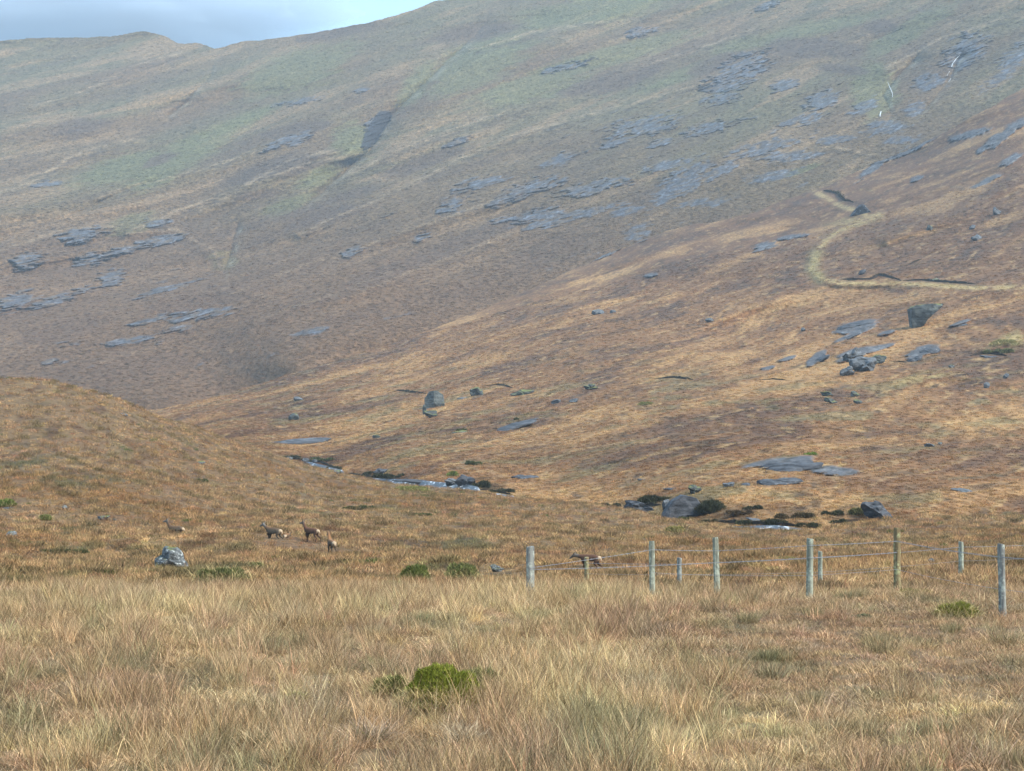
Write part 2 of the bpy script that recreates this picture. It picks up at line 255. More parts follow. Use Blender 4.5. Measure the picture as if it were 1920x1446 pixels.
def color_C(U, V, p, q, n, X, Y):
    base = np.ones(U.shape + (3,)) * np.array((0.138, 0.089, 0.044))
    a = fbm(p / 300, q / 55, 4, 101); b = fbm(p / 90, q / 16, 4, 107); c = fbm(p / 16, q / 6, 3, 113); g = fbm(p / 420, q / 160, 3, 119)
    up = sst(470, 170, V + .18 * (U - 960) * 0 - 0.10 * (960 - U) * (U < 960))
    base = mixc(base, (0.118, 0.106, 0.052), .75 * up * sst(-.3, .25, g + .4 * a))
    base = mixc(base, (0.22, 0.145, 0.075), .8 * sst(0.02, 0.4, a + .6 * b))
    base = mixc(base, (0.095, 0.064, 0.038), .8 * sst(0.0, 0.4, -a + .6 * b) * (1 - .45 * up))
    gr = ell(U, V, GREEN_C); base = mixc(base, (0.120, 0.125, 0.052), .65 * sst(.2, .8, gr + .6 * b + .4 * c))
    he = ell(U, V, HEATH_C); base = mixc(base, (0.095, 0.064, 0.040), .85 * sst(.3, .75, he + .55 * b + .4 * c))
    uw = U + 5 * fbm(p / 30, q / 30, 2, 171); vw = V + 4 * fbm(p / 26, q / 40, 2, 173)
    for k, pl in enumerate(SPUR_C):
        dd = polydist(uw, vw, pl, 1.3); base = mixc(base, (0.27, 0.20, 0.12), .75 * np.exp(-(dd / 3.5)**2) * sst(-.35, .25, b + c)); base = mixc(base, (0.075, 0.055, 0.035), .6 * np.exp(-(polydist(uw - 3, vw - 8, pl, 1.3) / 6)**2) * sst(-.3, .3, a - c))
    base = base * (1 + .35 * c + .35 * fbm(p / 5, q / 4, 2, 117))[..., None]; base = mixc(base, (0.150, 0.080, 0.038), .65 * sst(300, 600, V))
    rk = ell(U, V, ROCK_C); rn = fbm(p / 30, q / 11, 5, 131, .62)
    rm = .82 * sst(0.36, 0.78, rk + 1.05 * rn + .75 * fbm(p / 9, q / 5, 2, 135)) * sst(.04, .2, rk)
    sc = .8 * sst(.36, .56, rn + .3 * fbm(p / 200, q / 90, 2, 137)) * sst(180, 330, V + .25 * (U - 900)) ; rm = np.maximum(rm, .8 * sc)
    rc = np.ones(U.shape + (3,)) * np.array((0.09, 0.108, 0.135)); rc = mixc(rc, (0.20, 0.23, 0.275), sst(0.05, .5, fbm(p / 14, q / 4, 3, 141)))
    rc = mixc(rc, (0.04, 0.04, 0.045), .9 * sst(0.35, .75, ridged(p / 16, q / 5, 3, 147))); rc = mixc(rc, (0.14, 0.10, 0.06), .7 * sst(.0, .3, fbm(p / 12, q / 5, 3, 149)))
    scar = sst(.30, .5, ell(U, V, [(705, 243, 46, 15, 58), (718, 222, 20, 13, 40)]) + .25 * c) * (V > 208)
    base = base + (rc - base) * rm[..., None]; base = mixc(base, (0.03, 0.03, 0.035), .92 * scar)
    for pl, w, d in GULLY[:5]:
        base = mixc(base, (0.33, 0.30, 0.22), .45 * np.exp(-(gully(U - w * .35, V, pl)[0] / (w * .16))**2) * gully(U, V, pl)[1] * sst(-.3, .3, b))
    return base, np.maximum(rm, scar)
def grid_obj(name, P, col, mat, smooth=True):
    nv, nu = P.shape[:2]; me = bpy.data.meshes.new(name); me.vertices.add(nv * nu)
    me.vertices.foreach_set('co', P.reshape(-1).astype(np.float32))
    i = np.arange(nv * nu).reshape(nv, nu); q = np.stack([i[:-1, :-1], i[:-1, 1:], i[1:, 1:], i[1:, :-1]], -1).reshape(-1)
    nf = len(q) // 4; me.loops.add(len(q)); me.loops.foreach_set('vertex_index', q.astype(np.int32)); me.polygons.add(nf)
    me.polygons.foreach_set('loop_start', (np.arange(nf) * 4).astype(np.int32)); me.polygons.foreach_set('loop_total', np.full(nf, 4, np.int32))
    if smooth: me.polygons.foreach_set('use_smooth', np.ones(nf, bool))
    me.update(); me.validate()
    if col is not None:
        at = me.attributes.new('tint', 'FLOAT_VECTOR', 'POINT'); at.data.foreach_set('vector', np.clip(col, 0.01, 1).reshape(-1).astype(np.float32))
    me.materials.append(mat); o = bpy.data.objects.new(name, me); COL.objects.link(o); return o
# ------------------------------------------------------------------ materials
def mat_new(name):
    m = bpy.data.materials.new(name); m.use_nodes = True; t = m.node_tree; t.nodes.clear()
    o = N(t, 'ShaderNodeOutputMaterial'); b = N(t, 'ShaderNodeBsdfPrincipled'); t.links.new(b.outputs[0], o.inputs[0])
    b.inputs['Roughness'].default_value = 0.9; b.inputs['Specular IOR Level'].default_value = 0.15
    return m, t, b
def noise(t, scale, detail=5, rough=.55, vec=None, coord='Object', stretch=None):
    n = N(t, 'ShaderNodeTexNoise'); n.inputs['Scale'].default_value = scale; n.inputs['Detail'].default_value = detail; n.inputs['Roughness'].default_value = rough
    c = N(t, 'ShaderNodeTexCoord'); src = c.outputs[coord]
    if stretch:
        m = N(t, 'ShaderNodeMapping'); m.inputs['Rotation'].default_value = stretch[0]; m.inputs['Scale'].default_value = stretch[1]
        t.links.new(src, m.inputs['Vector']); src = m.outputs[0]
    t.links.new(src, n.inputs['Vector']); return n.outputs['Fac']
def ramp(t, fac, stops):
    r = N(t, 'ShaderNodeValToRGB'); e = r.color_ramp.elements
    while len(e) < len(stops): e.new(0.5)
    for k, (p, c) in enumerate(stops): e[k].position = p; e[k].color = (c if len(c) == 4 else tuple(c) + (1,)) if not isinstance(c, float) else (c, c, c, 1)
    t.links.new(fac, r.inputs[0]); return r.outputs[0]
def mul(t, a, b, kind='MULTIPLY', f=1.0):
    m = N(t, 'ShaderNodeMix', data_type='RGBA', blend_type=kind); m.inputs[0].default_value = f
    t.links.new(a, m.inputs[6]); t.links.new(b, m.inputs[7]); return m.outputs[2]
def terrain_mat(name, s1, s2, bump, stretch, lo=.55, hi=1.4):
    m, t, b = mat_new(name); a = N(t, 'ShaderNodeAttribute', attribute_name='tint', attribute_type='GEOMETRY')
    n1 = noise(t, s1, 6, .65, stretch=stretch); n2 = noise(t, s2, 4, .6, stretch=stretch)
    c = mul(t, a.outputs['Vector'], ramp(t, n1, [(.32, lo), (.68, hi)])); c = mul(t, c, ramp(t, n2, [(.3, .8), (.7, 1.2)]))
    t.links.new(c, b.inputs['Base Color'])
    bp = N(t, 'ShaderNodeBump'); bp.inputs['Strength'].default_value = .9; bp.inputs['Distance'].default_value = bump
    t.links.new(n1, bp.inputs['Height']); t.links.new(bp.outputs[0], b.inputs['Normal']); return m
def veg_mat(name, geo=False):
    m, t, b = mat_new(name); a = N(t, 'ShaderNodeAttribute', attribute_name='tint', attribute_type='GEOMETRY' if geo else 'INSTANCER')
    v = N(t, 'ShaderNodeAttribute', attribute_name='bv', attribute_type='GEOMETRY')
    r = ramp(t, v.outputs['Fac'], [(0.0, (.22, .20, .17)), (.25, (.60, .57, .50)), (.55, (1.0, 1.0, 1.0)), (.8, (1.4, 1.38, 1.32)), (1.0, (2.2, 2.25, 2.25))])
    c = mul(t, a.outputs['Vector'], r); t.links.new(c, b.inputs['Base Color'])
    tr = N(t, 'ShaderNodeBsdfTranslucent'); t.links.new(c, tr.inputs[0]); ms = N(t, 'ShaderNodeMixShader'); ms.inputs[0].default_value = .3
    t.links.new(b.outputs[0], ms.inputs[1]); t.links.new(tr.outputs[0], ms.inputs[2])
    o = [n for n in t.nodes if n.type == 'OUTPUT_MATERIAL'][0]; t.links.new(ms.outputs[0], o.inputs[0]); return m
M_ground = terrain_mat('moor_soil', 1.3, 7.0, .15, None, .5, 1.35)
M_hill = terrain_mat('hillside_turf', .8, 2.6, .5, ((0, 0, 0), (1, .3, .9)))
M_mount = terrain_mat('mountain_turf', .45, 1.4, 1.4, ((0, 0, 0), (1, .33, .9)), .45, 1.5)
M_veg = veg_mat('grass_blades'); M_vegg = veg_mat('plant_leaves', True)
def rock_mat(name, base, dark, pale, lich=.5, moss=False, sc=1.0):
    m, t, b = mat_new(name)
    n1 = noise(t, 4.5, 8, .72, coord='Generated'); n2 = noise(t, 9.0, 7, .75, coord='Generated'); n3 = noise(t, 3.0, 7, .78, coord='Generated', stretch=((0, R(18), 0), (.8, .8, 2.6)))
    c = ramp(t, n1, [(.3, dark), (.55, base), (.75, tuple(x * 1.25 for x in base))])
    c = mul(t, c, ramp(t, n3, [(.42, .45), (.55, 1.1)]))
    mk = N(t, 'ShaderNodeMix', data_type='RGBA'); t.links.new(ramp(t, n2, [(1 - lich + .08, 0.0), (1 - lich + .14, 1.0)]), mk.inputs[0])
    t.links.new(c, mk.inputs[6]); mk.inputs[7].default_value = tuple(pale) + (1,); c = mk.outputs[2]
    if moss:
        g = N(t, 'ShaderNodeNewGeometry'); sx = N(t, 'ShaderNodeSeparateXYZ'); t.links.new(g.outputs['Normal'], sx.inputs[0])
        ad = N(t, 'ShaderNodeMath', operation='ADD'); t.links.new(sx.outputs['Z'], ad.inputs[0]); t.links.new(n1, ad.inputs[1])
        mk = N(t, 'ShaderNodeMix', data_type='RGBA'); t.links.new(ramp(t, ad.outputs[0], [(.0, 0.0), (1.0, 0.0)]), mk.inputs[0])
        r = [n for n in t.nodes if n.type == 'VALTORGB'][-1]
        mr = N(t, 'ShaderNodeMapRange'); mr.inputs['From Min'].default_value = 1.22; mr.inputs['From Max'].default_value = 1.42
        t.links.new(ad.outputs[0], mr.inputs['Value']); t.links.new(mr.outputs[0], mk.inputs[0])
        t.links.new(c, mk.inputs[6]); mk.inputs[7].default_value = (.13, .14, .045, 1); c = mk.outputs[2]
    t.links.new(c, b.inputs['Base Color'])
    bp = N(t, 'ShaderNodeBump'); bp.inputs['Strength'].default_value = 1.0; bp.inputs['Distance'].default_value = .12
    t.links.new(mul(t, n1, n3, 'ADD'), bp.inputs['Height']); t.links.new(bp.outputs[0], b.inputs['Normal']); return m
M_rock = rock_mat('lichen_stone', (.13, .14, .15), (.045, .05, .055), (.38, .40, .39), .46)
M_rockm = rock_mat('mossy_stone', (.10, .11, .105), (.035, .04, .04), (.40, .42, .38), .42, True, .6)
M_rockp = rock_mat('pale_stone', (.17, .185, .19), (.06, .065, .07), (.58, .62, .61), .53, True, 1.6)
M_rockd = rock_mat('wet_dark_stone', (.085, .09, .10), (.03, .03, .035), (.30, .31, .31), .36, False, .8)
M_slab = rock_mat('smooth_slab_stone', (.085, .09, .10), (.03, .032, .038), (.30, .31, .32), .50, False, .7)

# ------------------------------------------------------------------ tagging
def tag(o, label=None, cat=None, group=None, kind=None):
    if label: o['label'] = label
    if cat: o['category'] = cat
    if group: o['group'] = group
    if kind: o['kind'] = kind
    return o
# ------------------------------------------------------------------ build the land
uA = np.linspace(-380, 2300, 1100)
tt = np.linspace(0, 1, 640)
Yca = Yc(uA); rows = []
Ygrid = np.exp(math.log(3.5) + tt[:, None] * (np.log(Yca + 0.0)[None, :] - math.log(3.5)))
ext = np.concatenate([np.linspace(.4, 8, 14), np.array([10, 13, 18, 26, 38, 55, 80])])
ext = ext[:, None] * (1 + 0 * Yca[None, :]); k0 = drop0(uA)[None, :]
ext = np.minimum(ext, 14 + (1 - k0) * 80)
ext = ext + np.arange(ext.shape[0])[:, None] * .01
Ygrid = np.vstack([Ygrid, Yca[None, :] + ext])
widen = lambda Y: 1 + 1.6 * np.clip((70 - Y) / 50, 0, 1) + 4 * np.clip((14 - Y) / 10, 0, 1)
SA = ((uA - 960) / F)[None, :] * widen(Ygrid); XA = SA * Ygrid; ZA = ground_z(XA, Ygrid)
UA, VA = se2uv(XA / Ygrid, (ZA - H) / Ygrid)
def color_A(X, Y, U, V):
    c = np.ones(X.shape + (3,)) * np.array((0.395, 0.268, 0.150))
    far = sst(52, 80, Y); k_ = .38 + .62 * far; a = fbm(X / 9 / k_, Y / 14 / k_, 4, 201); b = fbm(X / 2.6 / k_, Y / 4 / k_, 3, 207); d = fbm(X / 30, Y / 40, 3, 213); e = fbm(X / 5 / k_, Y / 8 / k_, 3, 219)
    c = mixc(c, (0.49, 0.355, 0.195), .8 * sst(.0, .4, a + .5 * d))
    c = mixc(c, (0.29, 0.175, 0.11), .6 * sst(.05, .4, -a + .4 * b))
    c = mixc(c, (0.30, 0.175, 0.105), .55 * ell(U, V, [(1600, 1200, 420, 90, 0), (1850, 1120, 200, 60, 0), (300, 1290, 260, 60, 0), (1250, 1200, 200, 50, 0)]) * sst(-.35, .2, b + a) * (1 - far))
    c = mixc(c, (0.60, 0.46, 0.25), .75 * ell(U, V, [(1130, 1320, 170, 110, 0), (900, 1150, 280, 26, 2), (250, 1160, 300, 24, 0), (1330, 1400, 260, 60, 0), (520, 1300, 160, 50, 0), (130, 1420, 150, 50, 0)]) * sst(-.4, .15, b + e) * (1 - far))
    c = mixc(c, (0.19, 0.18, 0.10), .6 * sst(.12, .42, e - .3 * d) * (1 - .35 * far))
    c = mixc(c, (0.30, 0.27, 0.18), .35 * sst(.15, .45, -e + .5 * b) * (1 - far))
    c = mixc(c, (0.17, 0.095, 0.06), .7 * far * sst(.1, .4, b + .6 * a))
    c = mixc(c, (0.29, 0.165, 0.075), .65 * far * sst(0, .3, d))
    c = c * (1 + (np.array((.97, .89, .78)) - 1) * far[..., None])
    c = mixc(c, (0.13, 0.13, 0.06), .7 * ell(U, V, [(150, 905, 120, 14, 0), (60, 870, 80, 12, 0), (200, 1035, 130, 14, 0), (440, 1075, 160, 14, 0), (860, 1075, 120, 16, 0), (880, 1018, 80, 12, 0), (700, 950, 80, 8, -10), (600, 965, 60, 8, -12), (1230, 1005, 60, 10, 0), (780, 928, 80, 8, 0), (110, 1000, 90, 10, 0)]) * sst(-.2, .25, b + e))
    return c
CA = color_A(XA, Ygrid, UA, VA)
ground = grid_obj('ground', np.stack([XA, Ygrid, ZA], -1), CA * .38, M_ground); tag(ground, kind='structure')

uB = np.linspace(-380, 2300, 1300)
tb = np.linspace(0, 1, 470)**1.0
v0, v1 = vb0(uB), vB(uB) + 3.0 * perlin(uB / 40, uB * 0, 5) + 1.2 * perlin(uB / 9, uB * 0, 6)
VBr = v0[None, :] + (v1 - v0)[None, :] * tb[:, None]
U, V, s, e, lY, g = hill_grid(uB, VBr, tB, None, 'B'); Y = np.exp(lY)
n, p, q = smooth_noise_B(s * Y, H + e * Y, Y, V, U)
for pl in SPUR_B: n = n + (1.2 * sst(900, 650, V) + .25) * np.exp(-(polydist(U + 8 * fbm(p / 40, q / 40, 2, 175), V, pl, 1.6) / 16)**2)
tr = polydist(U, V, TRACK2, 1.5); n = n + .8 * sst(18, 4, tr) * (V < 600)
n = n + 1.0 * ell(U, V, [(1720, 712, 90, 12, 5), (1500, 745, 130, 12, 8), (900, 790, 160, 14, 6), (1300, 830, 200, 14, 3), (1880, 640, 60, 14, 10), (700, 850, 120, 10, 4)])
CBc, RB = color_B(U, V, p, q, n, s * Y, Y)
n = n + RB * (.4 + .8 * ridged(p / 14, q / 5, 3, 151))
edge = sst(0, .06, tb)[:, None]
dl = -.05 * np.tanh(n / Y * g / .05) * edge
Y = Y * np.exp(dl); XB = s * Y; ZB = H + e * Y
def closing(X, Yy, Z, C, slope, steps):
    Xr, Yr, Zr, Cr = [X], [Yy], [Z], [C]; xe, ye, ze, ce = X[-1], Yy[-1], Z[-1], C[-1]; sl = xe / ye
    for k, d in enumerate(steps):
        y2 = ye + d; Xr.append((sl * y2)[None]); Yr.append(y2[None]); Zr.append((ze - d * slope * min(1, .25 + .25 * k))[None]); Cr.append(ce[None])
    return np.vstack(Xr), np.vstack(Yr), np.vstack(Zr), np.vstack(Cr)
XB_, YB_, ZB_, CB_ = closing(XB, Y, ZB, CBc, .3, [4, 10, 20, 40, 70])
low = np.stack([XB_[0] / YB_[0] * (YB_[0] - 0), YB_[0] - 0, ZB_[0] - 3], -1)[None]
PB = np.concatenate([low, np.stack([XB_, YB_, ZB_], -1)]); CB2 = np.concatenate([CB_[:1] * .4, CB_])
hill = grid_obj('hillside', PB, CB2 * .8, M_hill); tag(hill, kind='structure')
GB = dict(U=U, V=V, X=XB, Y=Y, Z=ZB, C=CBc, R=RB)

uC = np.linspace(-380, 2300, 1500); tc_ = np.linspace(0, 1, 700)
v0 = vB(uC) + 40; v1 = vC(uC) + 1.5 * perlin(uC / 25, uC * 0, 11) + .8 * perlin(uC / 7, uC * 0, 12)
VCr = v0[None, :] + (v1 - v0)[None, :] * tc_[:, None]
U, V, s, e, lY, g = hill_grid(uC, VCr, tC, None, 'C'); Y = np.exp(lY)
n, p, q = smooth_noise_C(s * Y, H + e * Y, Y)
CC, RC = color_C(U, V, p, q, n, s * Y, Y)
for pl in SPUR_C: n = n + 1.8 * np.exp(-(polydist(U + 6 * fbm(p / 60, q / 60, 2, 177), V, pl, 1.4) / 17)**2)
for pl, w, d in GULLY:
    gd, gf = gully(U, V, pl); n = n - gf * d * (.9 * np.exp(-np.abs(gd / w) * 2.2) + .3 * np.exp(-(gd / w / 1.6)**2))
n = n + 1.6 * ell(U, V, [(520, 320, 140, 30, 14), (600, 405, 110, 28, 14), (1530, 95, 130, 36, 0), (1200, 240, 120, 30, 12), (280, 470, 160, 40, 5), (1300, 340, 120, 40, 25), (170, 240, 100, 30, 10), (680, 170, 60, 20, 20)])
n = n + RC * (.7 + 1.4 * ridged(p / 40, q / 12, 3, 161))
n = n * (.12 + .88 * sst(10, 200, vB(U) - V)) ; dl = -.09 * np.tanh(n / Y * g / .09); Y = Y * np.exp(dl)
yb = np.interp(uC, uB, np.exp(tB(uB, vB(uB)))); Y = np.maximum(Y, (yb * 1.03)[None, :])
XC, ZC = s * Y, H + e * Y
X_, Y_, Z_, C_ = closing(XC, Y, ZC, CC, .5, [10, 30, 60, 120, 250])
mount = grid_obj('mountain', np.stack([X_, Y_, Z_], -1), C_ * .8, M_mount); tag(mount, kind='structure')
GC = dict(U=U, V=V, X=XC, Y=Y, Z=ZC, uu=uC)
# a farther hill, nearly lost in the cloud
uD = np.linspace(-700, 900, 200); vD = curve([(-700, 60), (-300, -40), (0, 10), (70, -5), (160, 15), (260, 30), (330, 62), (430, 110), (900, 260)])
VD = 330 + (vD(uD) + 4 * perlin(uD / 30, uD * 0, 3) - 330)[None, :] * np.linspace(0, 1, 80)[:, None]
UD = np.broadcast_to(uD[None], VD.shape); s, e = uv2se(UD, VD); YD = 4700 + (330 - VD) * 3.5 + 60 * fbm(UD / 60, VD / 60, 4, 7)
XD, ZD = s * YD, H + e * YD; cd = mixc(np.ones(UD.shape + (3,)) * np.array((.13, .13, .09)), (.2, .16, .11), sst(-.2, .3, fbm(UD / 40, VD / 20, 4, 9)))
XD, YD, ZD, cd = closing(XD, YD, ZD, cd, .5, [40, 120, 300])
tag(grid_obj('far_hill', np.stack([XD, YD, ZD], -1), cd, M_mount), kind='structure')

def lookup(G, u, v):
    j = int(np.clip(np.interp(u, G['U'][0], np.arange(G['U'].shape[1])), 0, G['U'].shape[1] - 1))
    i = int(np.argmin(np.abs(G['V'][:, j] - v))); return float(G['X'][i, j]), float(G['Y'][i, j]), float(G['Z'][i, j])
def place(u, v):
    if v < vB(u) + 2: return lookup(GC, u, v)
    if v < vc(u) - 1: return lookup(GB, u, v)
    return hitA(u, v)

# ------------------------------------------------------------------ water
M_water, t, b = mat_new('stream_water'); n1 = noise(t, .9, 6, .7, stretch=((0, 0, 0), (1.2, .5, 1))); n2 = noise(t, 3.5, 6, .7)
c = ramp(t, n1, [(.40, (.015, .02, .026)), (.54, (.05, .062, .075)), (.60, (.66, .70, .74))])
t.links.new(c, b.inputs['Base Color']); t.links.new(ramp(t, n1, [(.45, .38), (.6, .8)]), b.inputs['Roughness']); b.inputs['Specular IOR Level'].default_value = .5
bp = N(t, 'ShaderNodeBump'); bp.inputs['Distance'].default_value = .15; t.links.new(n2, bp.inputs['Height']); t.links.new(bp.outputs[0], b.inputs['Normal'])
uW = np.linspace(440, 1640, 700); hid = 1 - visf(uW); nr = 14; rowsW = []
for k in range(nr):
    f = k / (nr - 1); v = vc(uW) + 1.5 + 9 * hid + f * (vfar(uW) - vc(uW) - 3.5 - 5 * hid) + (.8 * perlin(uW / 14, uW * 0 + k * .4, 8)) * (0 < k < nr - 1)
    s, e = uv2se(uW, v); Yw = Yc(uW) + .4 + 2.5 * hid + f * 8.2; rowsW.append(np.stack([s * Yw, Yw, H + e * Yw], -1))
wat = grid_obj('water', np.array(rowsW), None, M_water); tag(wat, kind='structure')
M_fall, t, b = mat_new('falling_water'); t.links.new(ramp(t, noise(t, .8, 4), [(.35, (.3, .33, .36)), (.6, (.6, .64, .68))]), b.inputs['Base Color'])
def ribbon(name, pts, wpx, mat):
    P = []; 
    for k, (u, v) in enumerate(pts):
        a = lookup(GC, u, v); w = .45 * wpx * a[1] / F * (.6 + .8 * random.random()) / 2
        P.append([(a[0] - w, a[1] - 2.2, a[2] + .3), (a[0], a[1] - 2.6, a[2] + .4), (a[0] + w, a[1] - 2.2, a[2] + .3)])
    return grid_obj(name, np.array(P), None, mat)
for pts, w in [([(1799, 106), (1794, 111), (1789, 116), (1786, 121), (1785, 127)], 3.0), ([(1781, 135), (1777, 140), (1776, 144)], 1.6), ([(1782, 148), (1780, 153), (1777, 156)], 2.0),
               ([(1664, 155), (1668, 165), (1671, 172), (1674, 178), (1674, 184)], 2.2), ([(1652, 211), (1651, 216), (1650, 220)], 3.0)]:
    tag(ribbon('waterfall', pts, w, M_fall), kind='structure')

# ------------------------------------------------------------------ vegetation meshes
def blades(n, rad, lo, hi, width, lean, curl, seed, dome=0.0, disc=True, sq=1.0):
    if seed < 12: width *= .85; hi *= .92
    rs = np.random.RandomState(seed); a = rs.uniform(0, 2 * np.pi, n); r = rad * np.sqrt(rs.uniform(0, 1, n)); bx, by = r * np.cos(a), r * np.sin(a) * sq
    bz = dome * np.sqrt(np.clip(1 - (r / rad)**2, 0, 1)); ln = rs.uniform(lo, hi, n); az = a + rs.normal(0, 1.1, n) + (rs.uniform(0, 1, n) < .3) * rs.uniform(0, 6.28, n)
    th = np.clip(np.abs(rs.normal(lean, lean * .6, n)) + (r / rad) * lean * .6, 0, 1.4); w = width * rs.uniform(.6, 1.3, n)
    wa = rs.uniform(0, np.pi, n); cu = curl * rs.uniform(.3, 1.5, n); V = np.zeros((n, 7, 3)); x, y, z = bx.copy(), by.copy(), bz - .04
    for k in range(4):
        ww = w * (1, .9, .65, 0)[k] / 2
        if k < 3: V[:, 2 * k] = np.stack([x - ww * np.cos(wa), y - ww * np.sin(wa), z], -1); V[:, 2 * k + 1] = np.stack([x + ww * np.cos(wa), y + ww * np.sin(wa), z], -1)
        else: V[:, 6] = np.stack([x, y, z], -1)
        t_ = th + cu * k / 3; d = ln / 3; x = x + d * np.sin(t_) * np.cos(az); y = y + d * np.sin(t_) * np.sin(az); z = z + d * np.cos(t_)
    fc = []
    base = (np.arange(n) * 7)[:, None]
    q = np.concatenate([base + np.array([[0, 1, 3, 2]]), base + np.array([[2, 3, 5, 4]])]); tri = base + np.array([[4, 5, 6]])
    return V.reshape(-1, 3), q, tri, np.repeat(rs.uniform(0, 1, n), 7)
def join(parts):
    Vs, Qs, Ts, Bs, o = [], [], [], [], 0
    for (V, q, t3, b3) in parts: Vs.append(V); Qs.append(q + o); Ts.append(t3 + o); Bs.append(b3); o += len(V)
    return np.vstack(Vs), np.vstack(Qs), np.vstack(Ts), np.concatenate(Bs)
def veg_mesh(name, data, mat, tint=None):
    V, q, t3, bv = data; me = bpy.data.meshes.new(name); me.vertices.add(len(V)); me.vertices.foreach_set('co', V.reshape(-1).astype(np.float32))
    lp = np.concatenate([q.reshape(-1), t3.reshape(-1)]).astype(np.int32); me.loops.add(len(lp)); me.loops.foreach_set('vertex_index', lp); nf = len(q) + len(t3); me.polygons.add(nf)
    ls = np.concatenate([np.arange(len(q)) * 4, len(q) * 4 + np.arange(len(t3)) * 3]).astype(np.int32); me.polygons.foreach_set('loop_start', ls)
    me.polygons.foreach_set('loop_total', np.concatenate([np.full(len(q), 4), np.full(len(t3), 3)]).astype(np.int32)); me.update(); me.validate()
    at = me.attributes.new('bv', 'FLOAT', 'POINT'); at.data.foreach_set('value', bv.astype(np.float32))
    if tint is not None:
        if np.ndim(tint) == 1: tint = np.broadcast_to(np.array(tint), (len(V), 3))
        at = me.attributes.new('tint', 'FLOAT_VECTOR', 'POINT'); at.data.foreach_set('vector', np.ascontiguousarray(tint).reshape(-1).astype(np.float32))
    me.materials.append(mat); return me
def protos(name, lst):
    c = bpy.data.collections.new(name)
    for k, d in enumerate(lst): c.objects.link(bpy.data.objects.new('%s_%02d' % (name, k), veg_mesh(name, d, M_veg)))
    return c
def scatter(name, coll, P, tint, scl, pid, rotz, tilt=None):
    me = bpy.data.meshes.new(name); me.vertices.add(len(P)); me.vertices.foreach_set('co', P.reshape(-1).astype(np.float32))
    def at(nm, ty, key, arr): a = me.attributes.new(nm, ty, 'POINT'); a.data.foreach_set(key, arr.reshape(-1))
    at('tint', 'FLOAT_VECTOR', 'vector', tint.astype(np.float32)); at('scl', 'FLOAT', 'value', scl.astype(np.float32)); at('pid', 'INT', 'value', pid.astype(np.int32))
    rot = np.zeros((len(P), 3), np.float32); rot[:, 2] = rotz
    if tilt is not None: rot[:, :2] = tilt
    at('rot', 'FLOAT_VECTOR', 'vector', rot)
    o = bpy.data.objects.new(name, me); COL.objects.link(o); ng = bpy.data.node_groups.new(name, 'GeometryNodeTree')
    ng.interface.new_socket('Geometry', in_out='INPUT', socket_type='NodeSocketGeometry'); ng.interface.new_socket('Geometry', in_out='OUTPUT', socket_type='NodeSocketGeometry')
    gi, go = N(ng, 'NodeGroupInput'), N(ng, 'NodeGroupOutput'); ip = N(ng, 'GeometryNodeInstanceOnPoints'); ci = N(ng, 'GeometryNodeCollectionInfo'); ci.inputs[0].default_value = coll
    ci.inputs['Separate Children'].default_value = True; ci.inputs['Reset Children'].default_value = True
    def na(nm, ty): n = N(ng, 'GeometryNodeInputNamedAttribute', data_type=ty); n.inputs[0].default_value = nm; return n.outputs[0]
    er = N(ng, 'FunctionNodeEulerToRotation'); l = ng.links.new
    l(gi.outputs[0], ip.inputs['Points']); l(ci.outputs[0], ip.inputs['Instance']); ip.inputs['Pick Instance'].default_value = True
    l(na('pid', 'INT'), ip.inputs['Instance Index']); l(na('rot', 'FLOAT_VECTOR'), er.inputs[0]); l(er.outputs[0], ip.inputs['Rotation'])
    l(na('scl', 'FLOAT'), ip.inputs['Scale']); l(ip.outputs[0], go.inputs[0])
    mod = o.modifiers.new('scatter', 'NODES'); mod.node_group = ng; return tag(o, kind='stuff')
near = protos('near_clump', [
    blades(110, .17, .18, .38, .008, .6, 1.3, 1), blades(110, .20, .16, .36, .008, .8, 1.4, 2), blades(100, .15, .2, .42, .0075, .5, 1.2, 3), blades(120, .24, .14, .32, .009, .9, 1.1, 4),
    blades(170, .26, .06, .18, .010, .9, .6, 5), blades(170, .28, .07, .20, .010, 1.0, .8, 6), blades(160, .24, .06, .20, .010, .8, .5, 7),
    blades(40, .14, .36, .66, .0065, .2, .5, 8), blades(36, .18, .32, .62, .0065, .3, .7, 9), blades(20, .2, .45, .80, .007, .3, .5, 10),
    blades(90, .14, .20, .38, .008, .3, .4, 11)])
mid = protos('mid_clump', [blades(44, .35, .22, .45, .022, .4, 1.0, 21), blades(44, .40, .18, .40, .024, .6, 1.0, 22), blades(50, .35, .10, .26, .026, .7, .6, 23), blades(50, .4, .10, .28, .026, .9, .5, 24),
                           blades(26, .25, .35, .6, .016, .2, .5, 25), blades(60, .3, .12, .34, .022, .5, .6, 26, dome=.15)])
farp = protos('far_clump', [blades(26, .6, .25, .5, .07, .6, .9, 31), blades(26, .65, .2, .45, .075, .8, .8, 32), blades(30, .55, .15, .35, .08, .9, .5, 33), blades(30, .55, .2, .4, .07, .6, .5, 34, dome=.2)])
rs = np.random.RandomState(11)
DEER_AT = [hitA(u, v)[:2] for u, v in [(330, 1004), (513, 1010), (538, 1008), (584, 1017), (622, 1042), (1106, 1066), (317, 1064), (528, 1110), (932, 1072)]]
def near_deer(X, Y):
    f = np.ones(len(X))
    for dx, dy in DEER_AT: f = np.where((np.abs(X - dx) < 1.1) & (Y > dy - 7) & (Y < dy + .8), .5, f)
    return f
